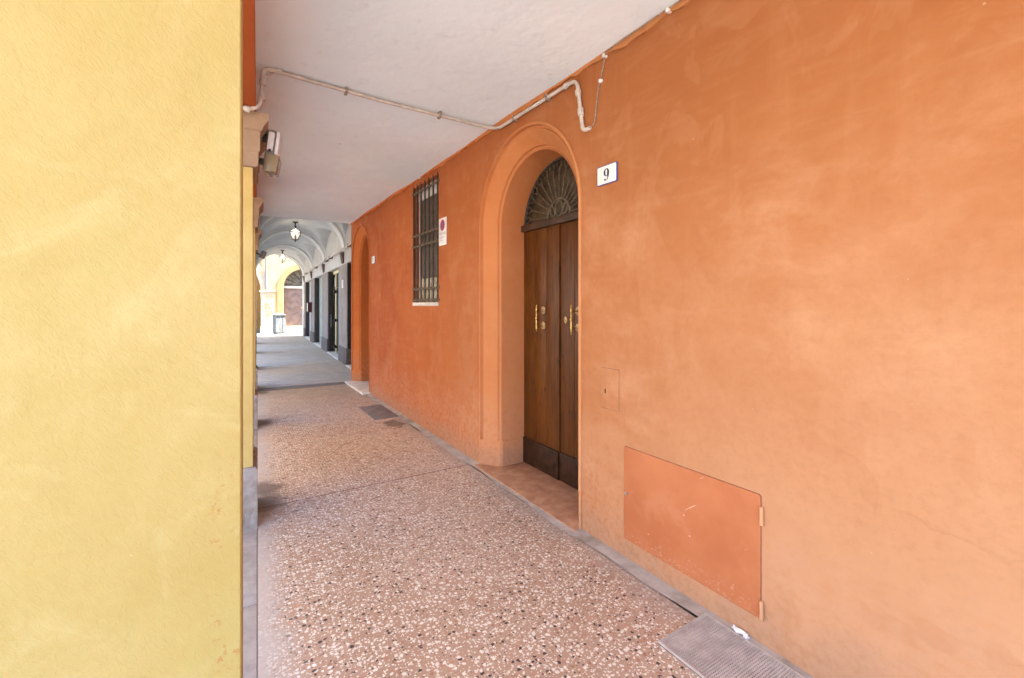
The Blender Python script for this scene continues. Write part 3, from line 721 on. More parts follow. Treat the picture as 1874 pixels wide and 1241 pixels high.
# right-hand wall: piers between the shop openings and the wall above them
edges = [9.38] + [v for o_ in OPEN for v in o_] + [24.45]
piers = [(OPEN[i][1], OPEN[i + 1][0]) for i in range(3)] + [(OPEN[3][1], 24.45)]
for (a, b) in piers:
    obj('wall_pier', MB().box(RX, RX + 0.42, a - B0, b - B0, 0.40, HEAD), M['wall_grey'], va)
    obj('plinth', MB().box(RX - 0.022, RX + 0.40, a - 0.012 - B0, b + 0.012 - B0, -0.01, 0.42), M['plinth_dark'], va, bevel=0.006)
obj('upper_wall', MB().box(RX + 0.002, RX + 0.42, 9.33 - B0, 24.45 - B0, HEAD, 4.3), M['wall_light'], va)
obj('storey_above', MB().box(-0.5, 7.0, 9.36 - B0, 24.44 - B0, 4.32, 8.0), M['wall_light'], va)
obj('back_rooms', MB().box(RX + 0.47, 7.0, 9.36 - B0, 24.44 - B0, -0.05, 4.31), M['wall_grey'], va)
obj('return_wall', MB().box(RX - 0.30, RX + 0.41, 9.33 - B0, 9.37 - B0, 0, 4.3), M['door_dark'], va)
# vault webs
for i in range(4):
    a, b = RIB[i], RIB[i + 1]; mid, hw = (a + b) / 2, (b - a) / 2
    lo = max(a, 9.36)
    def web(u, v, lo=lo, b=b, mid=mid, hw=hw):
        y = lo + u * (b - lo); x = -0.5 + v * (RX + 0.01 + 0.5)
        xx = min(1, abs(x - VC) / 1.07)
        zA = 1.03 * math.sqrt(max(0, 1 - xx * xx))
        t = min(1, abs(y - mid) / (hw - 0.12))
        zB = 0.80 * math.sqrt(max(0, 1 - t * t)) * (1 + 0.10 * (1 - t))
        return vm(x, y, Z0 + max(zA, zB, 0.0))
    obj('vault_web', MB().grid(64, 56, web), M['vault_grey'], va, sharp=28)
for k, y in enumerate(RIB[1:4]):
    mb = MB(); n = 36; vs = []
    for j in range(n + 1):
        a = math.pi * j / n
        for (r, yy) in ((VR + 0.12, y - 0.21), (VR, y - 0.21), (VR, y + 0.21), (VR + 0.12, y + 0.21)):
            vs.append(vm(VC - r * math.cos(a), yy, Z0 + r * math.sin(a) * 0.985))
    mb.add(vs, [(j * 4 + q, (j + 1) * 4 + q, (j + 1) * 4 + q + 1, j * 4 + q + 1) for j in range(n) for q in range(3)], True)
    obj('transverse_arch', mb, M['vault_white'], va, sharp=30)
for y in RIB[1:]:
    c = MB(); yy = y - B0 - (0.3 if y > 24 else 0)
    c.add([(RX, yy - 0.17, Z0 - 0.02), (RX, yy + 0.17, Z0 - 0.02), (RX - 0.075, yy + 0.17, Z0 - 0.02), (RX - 0.075, yy - 0.17, Z0 - 0.02),
           (RX, yy - 0.12, Z0 - 0.30), (RX, yy + 0.12, Z0 - 0.30), (RX - 0.03, yy + 0.12, Z0 - 0.30), (RX - 0.03, yy - 0.12, Z0 - 0.30)],
          [(0, 1, 2, 3), (4, 7, 6, 5), (0, 3, 7, 4), (3, 2, 6, 7), (2, 1, 5, 6), (1, 0, 4, 5)])
    obj('corbel', c, M['corbel'], va, bevel=0.004)
# street-side wall with arched openings
for i in range(4):
    a, b = max(RIB[i], 9.70), RIB[i + 1]
    if i == 3: b = 24.44
    mid, hw = (a + b) / 2, (b - a) / 2 - 0.26
    if i == 0: mid, hw = 11.0, 1.15
    ol = [(a, 0.0), (mid - hw, 0.0)] + [(mid - hw * math.cos(math.pi * k / 24), 2.45 + 0.95 * math.sin(math.pi * k / 24)) for k in range(25)] + [(mid + hw, 0.0), (b, 0.0), (b, 4.3), (a, 4.3)]
    obj('street_wall', MB().prism(ol, lambda u, v, d: vm(d, u, v), -0.50, -0.055), M['wall_light'], va)
    for (p0, p1) in ((a, mid - hw), (mid + hw, b)):
        obj('plinth', MB().box(-0.52, -0.03, p0 - B0 + 0.002, p1 - B0 - 0.002, -0.01, 0.42), M['plinth_dark'], va)
obj('street_jamb', MB().box(-0.5, -0.055, 9.38 - B0, 9.695 - B0, 0, 4.3), M['wall_light'], va)
# end arch
ec, ew, eh, es = 0.63, 1.30, 1.03, 2.95
ol = [(-0.9, 0.0), (ec - ew, 0.0), (ec - ew, es)] + [(ec - ew * math.cos(math.pi * k / 32), es + eh * math.sin(math.pi * k / 32)) for k in range(1, 32)] + [(ec + ew, es), (ec + ew, 0.0), (RX, 0.0), (RX, 4.31), (-0.9, 4.31)]
obj('end_arch', MB().prism(ol, lambda u, v, d: vm(u, d, v), 24.05, 24.44), M['vault_white'], va)
rimp = [vm(ec - (ew - 0.004) * math.cos(math.pi * k / 40), 24.44, es + (eh - 0.004) * math.sin(math.pi * k / 40)) for k in range(41)]
obj('arch_edge', MB().tube(rimp, 0.022, 6), M['corbel'], va)
# shop fronts
for i, (a, b) in enumerate(OPEN):
    dxx = RX + (0.30 if i == 0 else 0.18)
    obj('threshold', MB().box(RX - 0.03, RX + 0.40, a + 0.02 - B0, b - 0.02 - B0, -0.02, 0.022 + 0.002 * i), M['marble'], va, bevel=0.004)
    if i == 0:
        obj('dark_door', MB().box(dxx, dxx + 0.05, a + 0.01 - B0, b - 0.005 - B0, 0.03, HEAD - 0.002), M['door_dark'], va)
        obj('dark_jamb', MB().box(RX + 0.012, dxx, b - 0.03 - B0, b - 0.012 - B0, 0.42, HEAD - 0.004), M['door_dark'], va)
        continue
    sf = thing('shop_front', '', '', (dxx, (a + b) / 2 - B0, 0)); sf.parent = va; del sf['category']; del sf['label']
    h = (b - a) / 2
    obj('dark_leaf', MB().box(-0.165, -0.005, h - 0.05, h - 0.014, 0.03, HEAD - 0.01), M['door_dark'], sf, bevel=0.004)
    if i == 1:
        obj('frame', MB().box(-0.02, 0.03, -h + 0.003, h - 0.055, HEAD - 0.09, HEAD - 0.003).box(-0.02, 0.03, -h + 0.003, -h + 0.10, 0.024, HEAD - 0.091).box(-0.02, 0.03, h - 0.60, h - 0.50, 0.024, HEAD - 0.091), M['frame_yellow'], sf)
        for (z0, z1) in ((0.05, 0.30), (0.32, 2.05), (2.07, HEAD - 0.095)):
            obj('glass_pane', MB().box(0.0, 0.014, -h + 0.11, h - 0.055, z0, z1), M['shop_glass'], sf)
        obj('notice', MB().box(-0.006, -0.001, h - 0.55, h - 0.25, 2.10, 2.40), M['panel_green'], sf)
        for z in (0.22, 1.05, 1.95):
            obj('hinge', MB().lathe([(0.02, -0.05), (0.045, -0.03), (0.045, 0.03), (0.02, 0.05)], 10, Matrix.Translation((-0.05, h - 0.62, z))), M['black'], sf)
        hb = MB().tube(fillet([(-0.09, h - 0.05, 0.82), (-0.09, h - 0.11, 0.82), (-0.09, h - 0.11, 1.20), (-0.09, h - 0.05, 1.20)], 0.03), 0.012, 8)
        obj('handle', hb, M['steel'], sf)
        obj('post', MB().tube([(-0.08, -h + 0.62, 0.03), (-0.08, -h + 0.62, HEAD - 0.1)], 0.02, 8), M['steel'], sf)
    elif i == 2:
        obj('panel', MB().box(0.0, 0.03, -h + 0.01, h - 0.06, 0.024, HEAD - 0.004), M['panel_green'], sf)
    else:
        obj('panel', MB().box(0.0, 0.03, -h + 0.01, h - 0.06, 0.024, HEAD - 0.004), M['wall_light'], sf)
# small things on the grey wall
pl = tag(obj('wall_plate', MB().prism(rrect(0.09, 0.11, 0.012), lambda u, v, d: (d, u, v), -0.010, 0.0), M['white_enamel'], bevel=0.002), 'small white number plate on the first grey pier', 'plate')
pl.location = P(RX - 0.001, 12.62, 2.09); pl.rotation_euler = (0, 0, -PHI)
mbx = thing('letter_box', 'dark red box fixed to the grey wall between two doorways', 'letter box', P(RX, 20.55, 1.22), -PHI)
obj('case', MB().box(-0.16, -0.002, -0.16, 0.16, 0, 0.42), M['red_box'], mbx, bevel=0.01)
obj('front', MB().box(-0.172, -0.161, -0.13, 0.13, 0.03, 0.39), M['white_enamel'], mbx)
cp = []
for k in range(60):
    y = 9.5 + 14.3 * k / 59; cp.append(P(RX - 0.10, y, Z0 + 0.02 + 0.008 * math.sin(k * 1.3)))
wc = thing('wall_conduit', 'thin pale conduit running above the corbels of grey wall', 'conduit', P(RX, 9.5, Z0)); o_ = wc.location
obj('pipe', MB().tube([p - o_ for p in cp], 0.018, 8), M['pipe'], wc)
for y in (11.2, 14.4, 15.4, 18.4, 22.3):
    obj('clip', MB().box(-0.125, 0.0, -0.012, 0.012, -0.026, 0.06, Matrix.Translation(P(RX, y, Z0) - o_)), M['clip'], wc)

# lanterns under the vault
def lantern(loc, label):
    t = thing('hanging_lantern', label, 'lantern', loc, R(20), 'lanterns hanging from the grey vault')
    obj('canopy', MB().lathe([(0.085, 0.0), (0.08, -0.015), (0.03, -0.03), (0.018, -0.05), (0.014, -0.10), (0.03, -0.115), (0.03, -0.13), (0.014, -0.145), (0.014, -0.17), (0.035, -0.185), (0.02, -0.20)], 16), M['lantern_metal'], t)
    n = 6
    def ring(r, z): return [(r * math.cos(2 * math.pi * k / n), r * math.sin(2 * math.pi * k / n), z) for k in range(n)]
    rings = [ring(0.06, -0.19), ring(0.125, -0.23), ring(0.165, -0.30), ring(0.085, -0.515)]
    f = MB()
    for j, rg in enumerate(rings):
        f.tube(rg + [], 0.010 if j == 2 else 0.0075, 6, closed=True)
    for k in range(n):
        f.tube([rg[k] for rg in rings], 0.007, 6)
    f.lathe([(0.085, -0.512), (0.08, -0.525), (0.03, -0.535), (0.02, -0.56), (0.006, -0.58)], 12)
    obj('frame', f, M['lantern_metal'], t)
    for k in range(n):
        q = (k + 1) % n
        vs = [rings[0][k], rings[0][q], rings[1][k], rings[1][q], rings[2][k], rings[2][q], rings[3][k], rings[3][q]]
        obj('pane', MB().add(vs, [(0, 1, 3, 2), (2, 3, 5, 4), (4, 5, 7, 6)]), M['lantern_glass'], t)
    obj('bulb', MB().lathe([(0.012, -0.34), (0.04, -0.32), (0.05, -0.285), (0.035, -0.24), (0.014, -0.215), (0.012, -0.20)], 14), M['bulb'], t)
    obj('stem', MB().tube([(0, 0, -0.52), (0, 0, -0.34)], 0.010, 8), M['lantern_metal'], t)
    return t
L1 = lantern(P(0.955, 14.5, 3.945), 'larger nearer lit lantern hanging from the grey vault')
dup(L1, P(0.955, 22.3, 3.945), label='smaller farther lit lantern hanging in front of the yellow facade')

# ------------------------------------------------------------------ conduit crossing the ceiling and dropping on the wall
CD = thing('conduit', 'cream painted conduit crossing the white ceiling and orange wall', 'conduit', (0.2, 3.55, CZ)); o_ = CD.location.copy()
pr = 0.0138
pA = [P(-0.40, 3.44, LB - 0.022), P(0.012, 3.44, LB - 0.022), P(0.030, 3.46, CZ - 0.025), Vector((1.0, 3.53, CZ - 0.024)), Vector((WX - 0.030, 3.555, CZ - 0.024)), Vector((WX - 0.030, 3.40, CZ - 0.060)), Vector((WX - 0.022, 2.385, CZ - 0.068)), Vector((WX - 0.022, 2.325, 2.735)), Vector((WX - 0.020, 2.288, 2.722)), Vector((WX + 0.01, 2.270, 2.735))]
path = fillet(pA[:3], 0.09) [:-1] + fillet([pA[2] - Vector((0, 0, 0.12)), pA[2], pA[3]], 0.09) + fillet(pA[3:6], 0.10)[1:-1] + fillet(pA[5:9], 0.07)[0:] + [pA[9]]
# drop near-duplicate points
pp = [path[0]]
for p in path[1:]:
    if (p - pp[-1]).length > 0.004: pp.append(p)
obj('pipe', MB().tube([p - o_ for p in pp], pr, 12), M['pipe'], CD)
def collar(p, d, L=0.03, r=0.021):
    d = Vector(d).normalized(); p = Vector(p) - o_
    obj('coupling', MB().tube([p - d * L / 2, p + d * L / 2], r, 14), M['pipe'], CD)
collar((WX - 0.022, 2.372, 3.00), (0, 0.05, 0.45), 0.035); collar((WX - 0.022, 2.345, 2.86), (0, 0.05, 0.45), 0.05, 0.022)
collar((WX - 0.022, 2.50, CZ - 0.067), (0, 1, 0.006), 0.03)
collar(P(0.125, 3.465, CZ - 0.025), (1, 0.05, 0), 0.03); collar(P(0.03, 3.455, CZ - 0.13), (0, 0, 1), 0.035)
collar(P(0.028, 3.452, LB + 0.075), (0, 0, 1), 0.03); collar(P(-0.06, 3.44, LB - 0.022), (1, 0, 0), 0.03)
def clip_at(p, ax):
    p = Vector(p) - o_
    b = MB()
    if ax == 'x': b.box(p.x - 0.011, p.x + 0.011, p.y - 0.026, p.y + 0.034, p.z - 0.019, p.z + 0.032)
    else: b.box(p.x - 0.019, p.x + 0.032, p.y - 0.011, p.y + 0.011, p.z - 0.022, p.z + 0.022)
    obj('clip', b, M['clip'], CD, bevel=0.004)
clip_at((0.735, 3.512, CZ - 0.024), 'x'); clip_at((1.50, 3.545, CZ - 0.024), 'x')
clip_at((WX - 0.027, 3.18, CZ - 0.061), 'y'); clip_at((WX - 0.024, 2.72, CZ - 0.066), 'y')
wire = MB().tube([P(0.02, 3.50, CZ - 0.10) - o_, P(0.10, 3.52, CZ - 0.015) - o_, P(0.35, 3.525, CZ - 0.012) - o_, Vector((1.1, 3.57, CZ - 0.013)) - o_, Vector((WX - 0.06, 3.60, CZ - 0.012)) - o_], 0.006, 8)
obj('side_wire', wire, M['pipe'], CD)
CB = thing('cable', 'thin cable rising from conduit end along the ceiling edge', 'cable', (WX, 2.0, CZ)); o2 = CB.location.copy()
cb = fillet([Vector((WX - 0.014, 2.272, 2.728)), Vector((WX - 0.010, 2.222, 2.738)), Vector((WX - 0.010, 2.195, 2.92)), Vector((WX - 0.010, 2.13, CZ - 0.055)), Vector((WX - 0.03, 2.10, CZ - 0.016)), Vector((WX - 0.032, 1.60, CZ - 0.014)), Vector((WX - 0.03, 0.2, CZ - 0.016))], 0.03, 4)
obj('line', MB().tube([p - o2 for p in cb], 0.0036, 8), M['clip'], CB)
for p in ((WX - 0.012, 2.165, 3.0), (WX - 0.022, 2.12, CZ - 0.03), (WX - 0.03, 1.62, CZ - 0.02)):
    q = Vector(p) - o2; obj('clip', MB().box(q.x - 0.009, q.x + 0.022, q.y - 0.009, q.y + 0.009, q.z - 0.011, q.z + 0.011), M['white_enamel'], CB, bevel=0.003)

# ------------------------------------------------------------------ floodlights
F1 = thing('floodlight', 'grey and white floodlight box fixed to the tan capital', 'lamp', P(0.060, 3.80, 2.675), -PHI + R(-6))
F1.rotation_euler = (0, R(7), -PHI - R(8))
obj('housing', MB().box(-0.002, 0.055, -0.085, 0.085, -0.155, 0.155), M['lamp_grey'], F1, bevel=0.012)
obj('cover', MB().box(0.056, 0.082, -0.078, 0.078, -0.02, 0.148).box(0.010, 0.048, -0.092, -0.0852, -0.005, 0.132), M['lamp_white'], F1, bevel=0.010)
lens = MB(); lens.prism([(0.004, -0.158), (0.088, -0.148), (0.094, -0.024), (0.004, -0.024)], lambda u, v, d: (u, d, v), -0.090, 0.090)
obj('lens', lens, M['lamp_glass'], F1, bevel=0.010)
obj('reflector', MB().box(0.050, 0.056, -0.07, 0.07, -0.14, -0.03), M['frame_yellow'], F1)
obj('bracket', MB().box(-0.085, -0.003, -0.05, 0.05, -0.085, -0.06).box(-0.085, -0.003, -0.05, 0.05, 0.09, 0.115).box(-0.095, -0.084, -0.05, 0.05, -0.11, 0.14), M['lamp_dark'], F1)
obj('screw', MB().lathe([(0.011, 0), (0.011, 0.006), (0.004, 0.008)], 10, Matrix.Translation((0.03, -0.095, -0.005)) @ Matrix.Rotation(R(90), 4, 'X')), M['lamp_dark'], F1)
F2 = thing('small_floodlight', 'small tilted grey floodlight on the far pier below the vaults', 'lamp', P(0.075, 9.42, 2.47), -PHI)
F2.rotation_euler = (0, R(22), -PHI - R(10))
obj('housing', MB().box(-0.02, 0.05, -0.07, 0.07, -0.07, 0.06), M['lamp_grey'], F2, bevel=0.008)
obj('lens', MB().box(-0.01, 0.045, -0.06, 0.06, -0.082, -0.071), M['lamp_white'], F2)
obj('arm', MB().tube([(-0.15, 0, -0.03), (-0.02, 0, -0.02)], 0.012, 8), M['lamp_dark'], F2)

# ------------------------------------------------------------------ plates and signs on the orange wall
def plate(yc_, zc, label, strokes_mat, digit):
    t = thing('number_plate', label, 'number plate', (WX, yc_, zc))
    obj('border', MB().prism(rrect(0.089, 0.062, 0.008), lambda u, v, d: (d, u, v), -0.010, -0.001), M['blue_enamel'], t, bevel=0.002)
    obj('face', MB().prism(rrect(0.083, 0.056, 0.007), lambda u, v, d: (d, u, v), -0.0125, -0.009), M['white_enamel'], t, bevel=0.001)
    d = MB(); fx = lambda u, v, dd: (dd, -u, v)     # seen from the passage, +u to the reader's right
    if digit == 9:
        n = 36
        oo = [(0.0245 * math.cos(2 * math.pi * k / n), 0.0125 + 0.0255 * math.sin(2 * math.pi * k / n)) for k in range(n)]
        ii = [(0.0085 * math.cos(2 * math.pi * k / n) - 0.001, 0.0125 + 0.0220 * math.sin(2 * math.pi * k / n)) for k in range(n)]
        d.prism(oo, fx, -0.0136, -0.0126, [ii])
        A = []; Bp = []
        for k in range(13):      # stem curving down to the tail
            t_ = k / 12; a = R(-2 - 96 * t_ * t_ - 12 * t_)
            wdt = 0.0165 * (1 - t_) + 0.0035
            cx, cy = -0.006, 0.0125 - 0.003 * t_
            rx, ry = 0.0305, 0.050
            A.append((cx + rx * math.cos(a), cy + ry * math.sin(a)))
            Bp.append((cx + (rx - wdt) * math.cos(a), cy + (ry - 0.0035 - 0.002 * (1 - t_)) * math.sin(a)))
        d.prism(A + Bp[::-1], fx, -0.01365, -0.0127)
        m = 16; d.prism([(-0.0135 + 0.0068 * math.cos(2 * math.pi * k / m), -0.0315 + 0.0068 * math.sin(2 * math.pi * k / m)) for k in range(m)], fx, -0.0137, -0.0127)
    else:
        d.prism(rrect(0.022, 0.036, 0.003), fx, -0.0136, -0.0126)
    obj('digit', d, strokes_mat, t)
    return t
plate(2.109, 2.380, 'white enamel number plate reading 9 with blue border', M['ink'], 9)
plate(7.65, 2.300, 'small faded white number plate beside the far arched recess', M['grey_ink'], 0)
sg_ = thing('no_parking_sign', 'tall white no parking sign with red disc beside the grille window', 'sign', (WX, 4.737, 2.375))
obj('board', MB().prism(rrect(0.104, 0.155, 0.004), lambda u, v, d: (d, u, v), -0.008, -0.001), M['white_enamel'], sg_, bevel=0.0015)
ci = lambda r, cz, n=36: [(r * math.cos(2 * math.pi * k / n), cz + r * math.sin(2 * math.pi * k / n)) for k in range(n)]
fx = lambda u, v, dd: (dd, -u, v)
obj('red_ring', MB().prism(ci(0.064, 0.072), fx, -0.0092, -0.0082, [ci(0.040, 0.072)]), M['sign_red'], sg_)
obj('blue_disc', MB().prism(ci(0.0402, 0.072), fx, -0.0091, -0.0082), M['sign_blue'], sg_)
obj('red_stroke', MB().prism([(-0.042, 0.101), (-0.029, 0.114), (0.042, 0.043), (0.029, 0.030)], fx, -0.0097, -0.0092), M['sign_red'], sg_)
tx = MB()
def glyphs(v, h_, n, wd, gap, x0):
    x = x0
    for k in range(n):
        if random.random() < 0.5: tx.prism([(x, v), (x + wd * 0.28, v), (x + wd * 0.28, v + h_), (x, v + h_)], fx, -0.0089, -0.0081)
        else: tx.prism([(x, v), (x + wd * 0.8, v), (x + wd * 0.8, v + h_), (x, v + h_)], fx, -0.0089, -0.0081, [[(x + wd * 0.22, v + h_ * 0.25), (x + wd * 0.58, v + h_ * 0.25), (x + wd * 0.58, v + h_ * 0.78), (x + wd * 0.22, v + h_ * 0.78)]])
        x += wd + gap
glyphs(-0.033, 0.026, 5, 0.014, 0.003, -0.083); glyphs(-0.033, 0.026, 4, 0.014, 0.003, 0.018)
glyphs(-0.074, 0.014, 9, 0.011, 0.003, -0.066); glyphs(-0.104, 0.014, 8, 0.011, 0.003, -0.058); glyphs(-0.128, 0.009, 10, 0.007, 0.003, -0.05)
obj('lettering', tx, M['grey_ink'], sg_)

# ------------------------------------------------------------------ covers in the pavement, litter
gt = thing('floor_grate', 'fine steel mesh grate in the pavement under the hatch', 'grate', (1.83, 0.955, 0.0))
GW, GL = 0.175, 0.43
obj('bed', MB().box(-GW, GW, -GL, GL, -0.02, 0.003), M['grate_dark'], gt)
fr = MB()
fr.box(-GW, GW, GL - 0.006, GL, 0.0032, 0.0135); fr.box(-GW, GW, -GL, -GL + 0.006, 0.0032, 0.0135)
fr.box(-GW, -GW + 0.006, -GL + 0.0062, GL - 0.0062, 0.0032, 0.0135); fr.box(GW - 0.006, GW, -GL + 0.0062, GL - 0.0062, 0.0032, 0.0135)
obj('frame', fr, M['grate'], gt)
bars = MB(); st = 0.0125
k = -GW + 0.012
while k < GW - 0.008:
    bars.box(k - 0.0024, k + 0.0024, -GL + 0.007, GL - 0.007, 0.0032, 0.0112); k += st
k = -GL + 0.012
while k < GL - 0.008:
    bars.box(-GW + 0.007, GW - 0.007, k - 0.0025, k + 0.0025, 0.0034, 0.0120); k += st
obj('mesh_bars', bars, M['grate'], gt, kind='stuff')
cv = tag(obj('drain_cover', MB().box(-0.167, 0.167, -0.435, 0.435, -0.02, 0.0075), M['cover'], bevel=0.004), 'smooth dark slate cover slab in the floor before the far recess', 'cover')
cv.location = (1.80, 6.505, 0.0)
pa = MB()
pa.grid(7, 4, lambda u, v: (0.030 * (v - 0.5) + 0.006 * math.sin(u * 9), 0.10 * (u - 0.5), 0.010 + 0.013 * abs(math.sin(u * 5 + v * 2.2)) + 0.012 * v), False)
pa.grid(3, 3, lambda u, v: (0.03 * u - 0.012, -0.055 + 0.03 * v, 0.008 + 0.02 * u * v), False)
pp_ = tag(obj('paper_scrap', pa, M['paper']), 'crumpled white paper scrap lying beside the steel grate', 'litter')
pp_.location = (2.018, 1.215, 0.004); pp_.scale = (0.7, 0.75, 0.7)

# ------------------------------------------------------------------ crossing: bin and the yellow house beyond
bn = thing('litter_bin', 'grey steel litter bin with pointed lid before the mauve door', 'litter bin', P(0.98, 27.0, -0.02), R(24) - PHI)
obj('body', MB().box(-0.22, 0.22, -0.22, 0.22, 0.06, 0.98), M['steel'], bn, bevel=0.02)
obj('side_panel', MB().box(0.10, 0.26, -0.235, -0.221, 0.09, 0.84), M['steel'], bn); obj('side_panel', MB().box(-0.26, -0.10, -0.235, -0.221, 0.09, 0.84), M['steel'], bn)
obj('mouth', MB().box(0.03, 0.2, -0.228, -0.2205, 0.86, 0.95), M['steel_dark'], bn)
obj('mouth', MB().box(0.2205, 0.228, -0.15, 0.15, 0.84, 0.95), M['steel_dark'], bn)
obj('lid', MB().add([(-0.27, -0.27, 0.985), (0.27, -0.27, 0.985), (0.27, 0.27, 0.985), (-0.27, 0.27, 0.985), (-0.27, -0.27, 1.02), (0.27, -0.27, 1.02), (0.27, 0.27, 1.02), (-0.27, 0.27, 1.02), (0, 0, 1.13)], [(3, 2, 1, 0), (0, 1, 5, 4), (1, 2, 6, 5), (2, 3, 7, 6), (3, 0, 4, 7), (4, 5, 8), (5, 6, 8), (6, 7, 8), (7, 4, 8)]), M['steel'], bn)
obj('foot', MB().box(-0.19, 0.19, -0.19, 0.19, 0.0, 0.06), M['steel_dark'], bn)

FY = 27.9
yh = thing('yellow_house', 'sunlit pale yellow house facing the end of the arcade', 'building', P(0.7, FY, 0), -PHI)
def fm(u, v, d): return (u - 0.7, d, v)
DC, DR, DS = 2.30, 1.06, 2.47            # door centre (arcade frame), inner radius, spring
def semi(c, r, s, n=24): return [(c - r * math.cos(math.pi * k / n), s + r * math.sin(math.pi * k / n)) for k in range(n + 1)]
AC, AR, AS = -1.95, 2.1, 2.25            # open arch at the left of the pier
PA, PB = 0.15, 0.80
ol = [(-9, -0.02), (AC - AR, -0.02)] + semi(AC, AR, AS) + [(AC + AR, -0.02), (DC - DR, -0.02)] + semi(DC, DR, DS) + [(DC + DR, -0.02), (9, -0.02), (9, 9.0), (-9, 9.0)]
obj('wall', MB().prism(ol, fm, 0.0, 0.35), M['far_yellow'], yh)
obj('back_wall', MB().box(-9, AC + AR + 0.2 - 0.7, 3.0, 3.2, -0.02, 4.6).box(-9, AC + AR + 0.2 - 0.7, 0.36, 3.2, 4.6, 4.8), M['far_orange'], yh)
obj('house_mass', MB().box(AC + AR + 0.25 - 0.7, 8.3, 0.62, 7, -0.02, 8.95), M['far_yellow'], yh)
# arch band over the pier and pier
vs = []; mb = MB(); n = 32
for j in range(n + 1):
    a = math.pi * j / n
    for (r, d) in ((AR + 0.42, -0.002), (AR + 0.42, -0.05), (AR - 0.003, -0.05), (AR - 0.003, 0.36)):
        vs.append(fm(AC - r * math.cos(a), AS + r * math.sin(a), d))
mb.add(vs, [(j * 4 + q, (j + 1) * 4 + q, (j + 1) * 4 + q + 1, j * 4 + q + 1) for j in range(n) for q in range(3)], True)
obj('arch_band', mb, M['far_pier'], yh)
pm = lambda prof, x0, x1: prof
pier = MB()
for (x0, x1, d, z0, z1) in ((PA, PB, -0.12, 0.36, 1.98), (PA - 0.03, PB + 0.03, -0.15, -0.02, 0.36), (PA - 0.02, PB + 0.02, -0.14, 1.98, 2.22), (PA - 0.08, PB + 0.08, -0.20, 2.22, 2.30)):
    pier.box(x0 - 0.7, x1 - 0.7, d, 0.36, z0, z1)
obj('pier', pier, M['far_pier'], yh)
vs = []; mb = MB(); prof = ((DR + 0.30, -0.002), (DR + 0.30, -0.04), (DR + 0.02, -0.04), (DR - 0.002, -0.01), (DR - 0.002, 0.36))
stn = [('L', -0.02)] + [('A', math.pi * j / 32) for j in range(33)] + [('R', -0.02)]
for kd, a in stn:
    for r, d in prof:
        if kd == 'L': vs.append(fm(DC - r, a, d))
        elif kd == 'R': vs.append(fm(DC + r, a, d))
        else: vs.append(fm(DC - r * math.cos(a), DS + r * math.sin(a), d))
m = len(prof)
mb.add(vs, [(j * m + q, (j + 1) * m + q, (j + 1) * m + q + 1, j * m + q + 1) for j in range(len(stn) - 1) for q in range(m - 1)], True)
obj('door_surround', mb, M['far_trim'], yh, sharp=30)
fd = obj('door', MB().box(DC - DR - 0.7, DC - 0.006 - 0.7, 0.26, 0.33, 0.34, DS - 0.02).box(DC + 0.006 - 0.7, DC + DR - 0.7, 0.26, 0.33, 0.34, DS - 0.02), M['far_door'], yh, label='closed mauve brown double door')
obj('handle', MB().lathe([(0.04, 0), (0.045, 0.03), (0.01, 0.06)], 10, Matrix.Translation((DC - 0.12 - 0.7, 0.255, 1.35)) @ Matrix.Rotation(R(90), 4, 'X')), M['brass'], fd)
obj('transom', MB().box(DC - DR - 0.7, DC + DR - 0.7, 0.20, 0.34, DS - 0.02, DS + 0.10), M['marble'], yh)
ft = obj('fanlight', MB().prism(semi(DC, DR, DS + 0.10, 24), fm, 0.29, 0.33), M['far_glass'], yh)
for k in range(11):
    a = math.pi * (k + 0.5) / 11
    obj('spoke', MB().tube([fm(DC - 0.2 * math.cos(a), DS + 0.1 + 0.2 * math.sin(a), 0.27), fm(DC - 1.0 * math.cos(a), DS + 0.1 + 0.95 * math.sin(a), 0.27)], 0.012, 6), M['iron'], ft)
obj('step', MB().box(DC - DR - 0.7 + 0.01, DC + DR - 0.7 - 0.01, -0.10, 0.35, -0.02, 0.17).box(DC - DR - 0.69, DC + DR - 0.71, 0.08, 0.35, 0.17, 0.335), M['cream_stone'], yh)
obj('roof', MB().box(-9.3, 8.9, -0.4, 7.2, 9.0, 9.2), M['roof_tile'], yh)
dp = tag(obj('downpipe', MB().tube([(0, 0, 2.45), (0, 0, 8.6)], 0.055, 10).tube([(0, 0.0, 2.45), (0.0, 0.06, 2.38)], 0.05, 8), M['lamp_grey']), 'grey vertical downpipe ending above the chalky pier', 'pipe')
dp.location = P(0.40, FY - 0.09, 0)
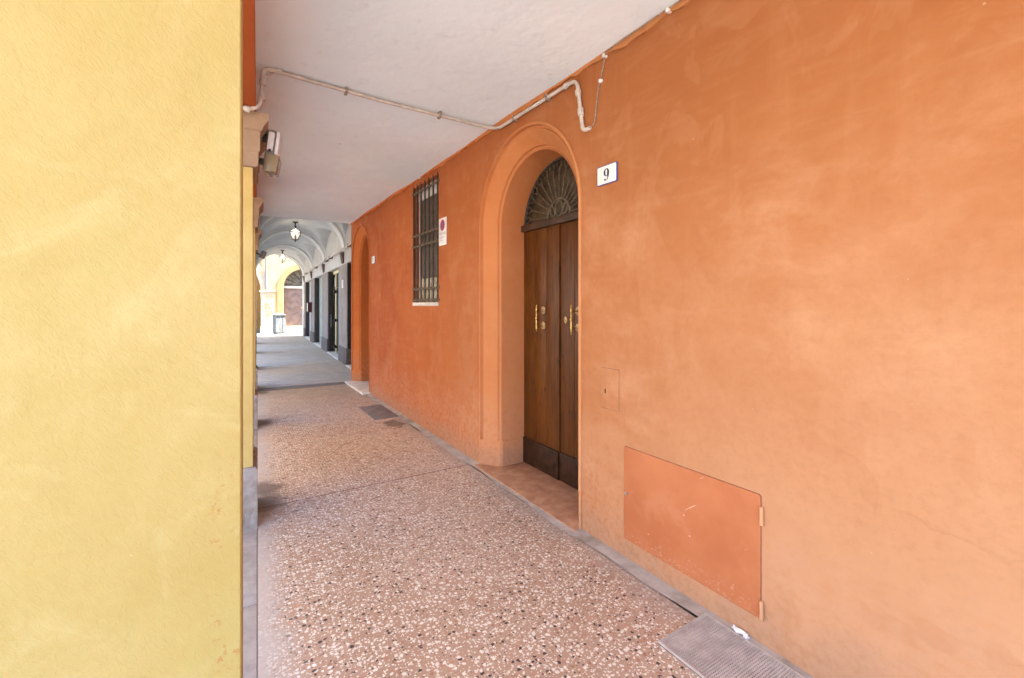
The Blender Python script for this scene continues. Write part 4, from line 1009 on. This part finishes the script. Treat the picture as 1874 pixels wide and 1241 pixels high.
def scrawl(name, pts, mat, r_, at, label):
    o = tag(obj(name, MB().tube(fillet(pts, 0.08, 4), r_, 6), mat), label, 'graffiti'); o.location = at; o.rotation_euler = (0, 0, -PHI); return o
scrawl('graffiti', [(-0.18, 0, 0.30), (0.12, 0, 0.36), (-0.14, 0, 0.12), (0.18, 0, 0.20), (-0.10, 0, -0.04), (0.05, 0, -0.12), (0.22, 0, 0.02), (0.16, 0, -0.2), (-0.05, 0, -0.25)], M['scrawl'], 0.018, P(0.50, FY - 0.128, 1.25), 'faded orange graffiti scrawl on the chalky far pier')
scrawl('graffiti', [(-0.35, 0, 0.62), (-0.05, 0, 0.66), (0.02, 0, 0.52), (-0.12, 0, 0.40), (-0.06, 0, 0.1), (0.16, 0, -0.12), (0.05, 0, -0.42), (-0.3, 0, -0.60)], M['scrawl_dark'], 0.02, P(0.00, FY + 2.985, 1.05), 'brown looping graffiti line on the apricot wall behind the far arch')
# notice on the vault end pier
nt = tag(obj('notice_board', MB().box(-0.015, 0.0, -0.16, 0.16, 0, 0.95), M['frame_yellow'], bevel=0.004), 'narrow yellow notice panel on the last grey pier', 'notice')
nt.location = P(RX - 0.002, 24.05, 1.10); nt.rotation_euler = (0, 0, -PHI)

# ------------------------------------------------------------------ street front across the road
sh = thing('street_house', 'unseen cream house across the street, set close to dim the arcade', 'building', (-4.3, 8, -0.16), -PHI)  # out of view, placed close to cut the light on the far wall
obj('wall', MB().box(-6, 0, -6.3, 2.2, 0, 10.5), M['street_facade'], sh)
obj('roof', MB().box(-6.4, 0.4, -6.6, 2.5, 10.5, 10.75), M['roof_tile'], sh)
for fl_ in range(3):
    for k in range(2):
        y = -3.8 + k * 3.6
        if fl_ == 0: z0, z1, hw = 0.0, 2.6, 0.65
        else: z0, z1, hw = 3.9 + (fl_ - 1) * 3.3, 5.7 + (fl_ - 1) * 3.3, 0.5
        f = obj('shop_opening' if fl_ == 0 else 'window', MB().box(0.004, 0.05, y - hw - 0.1, y + hw + 0.1, z0 + 0.003, z1 + 0.1), M['marble'], sh)
        obj('shutter', MB().box(0.051, 0.085, y - hw, y + hw, z0 + 0.02, z1), M['shutter'], f)
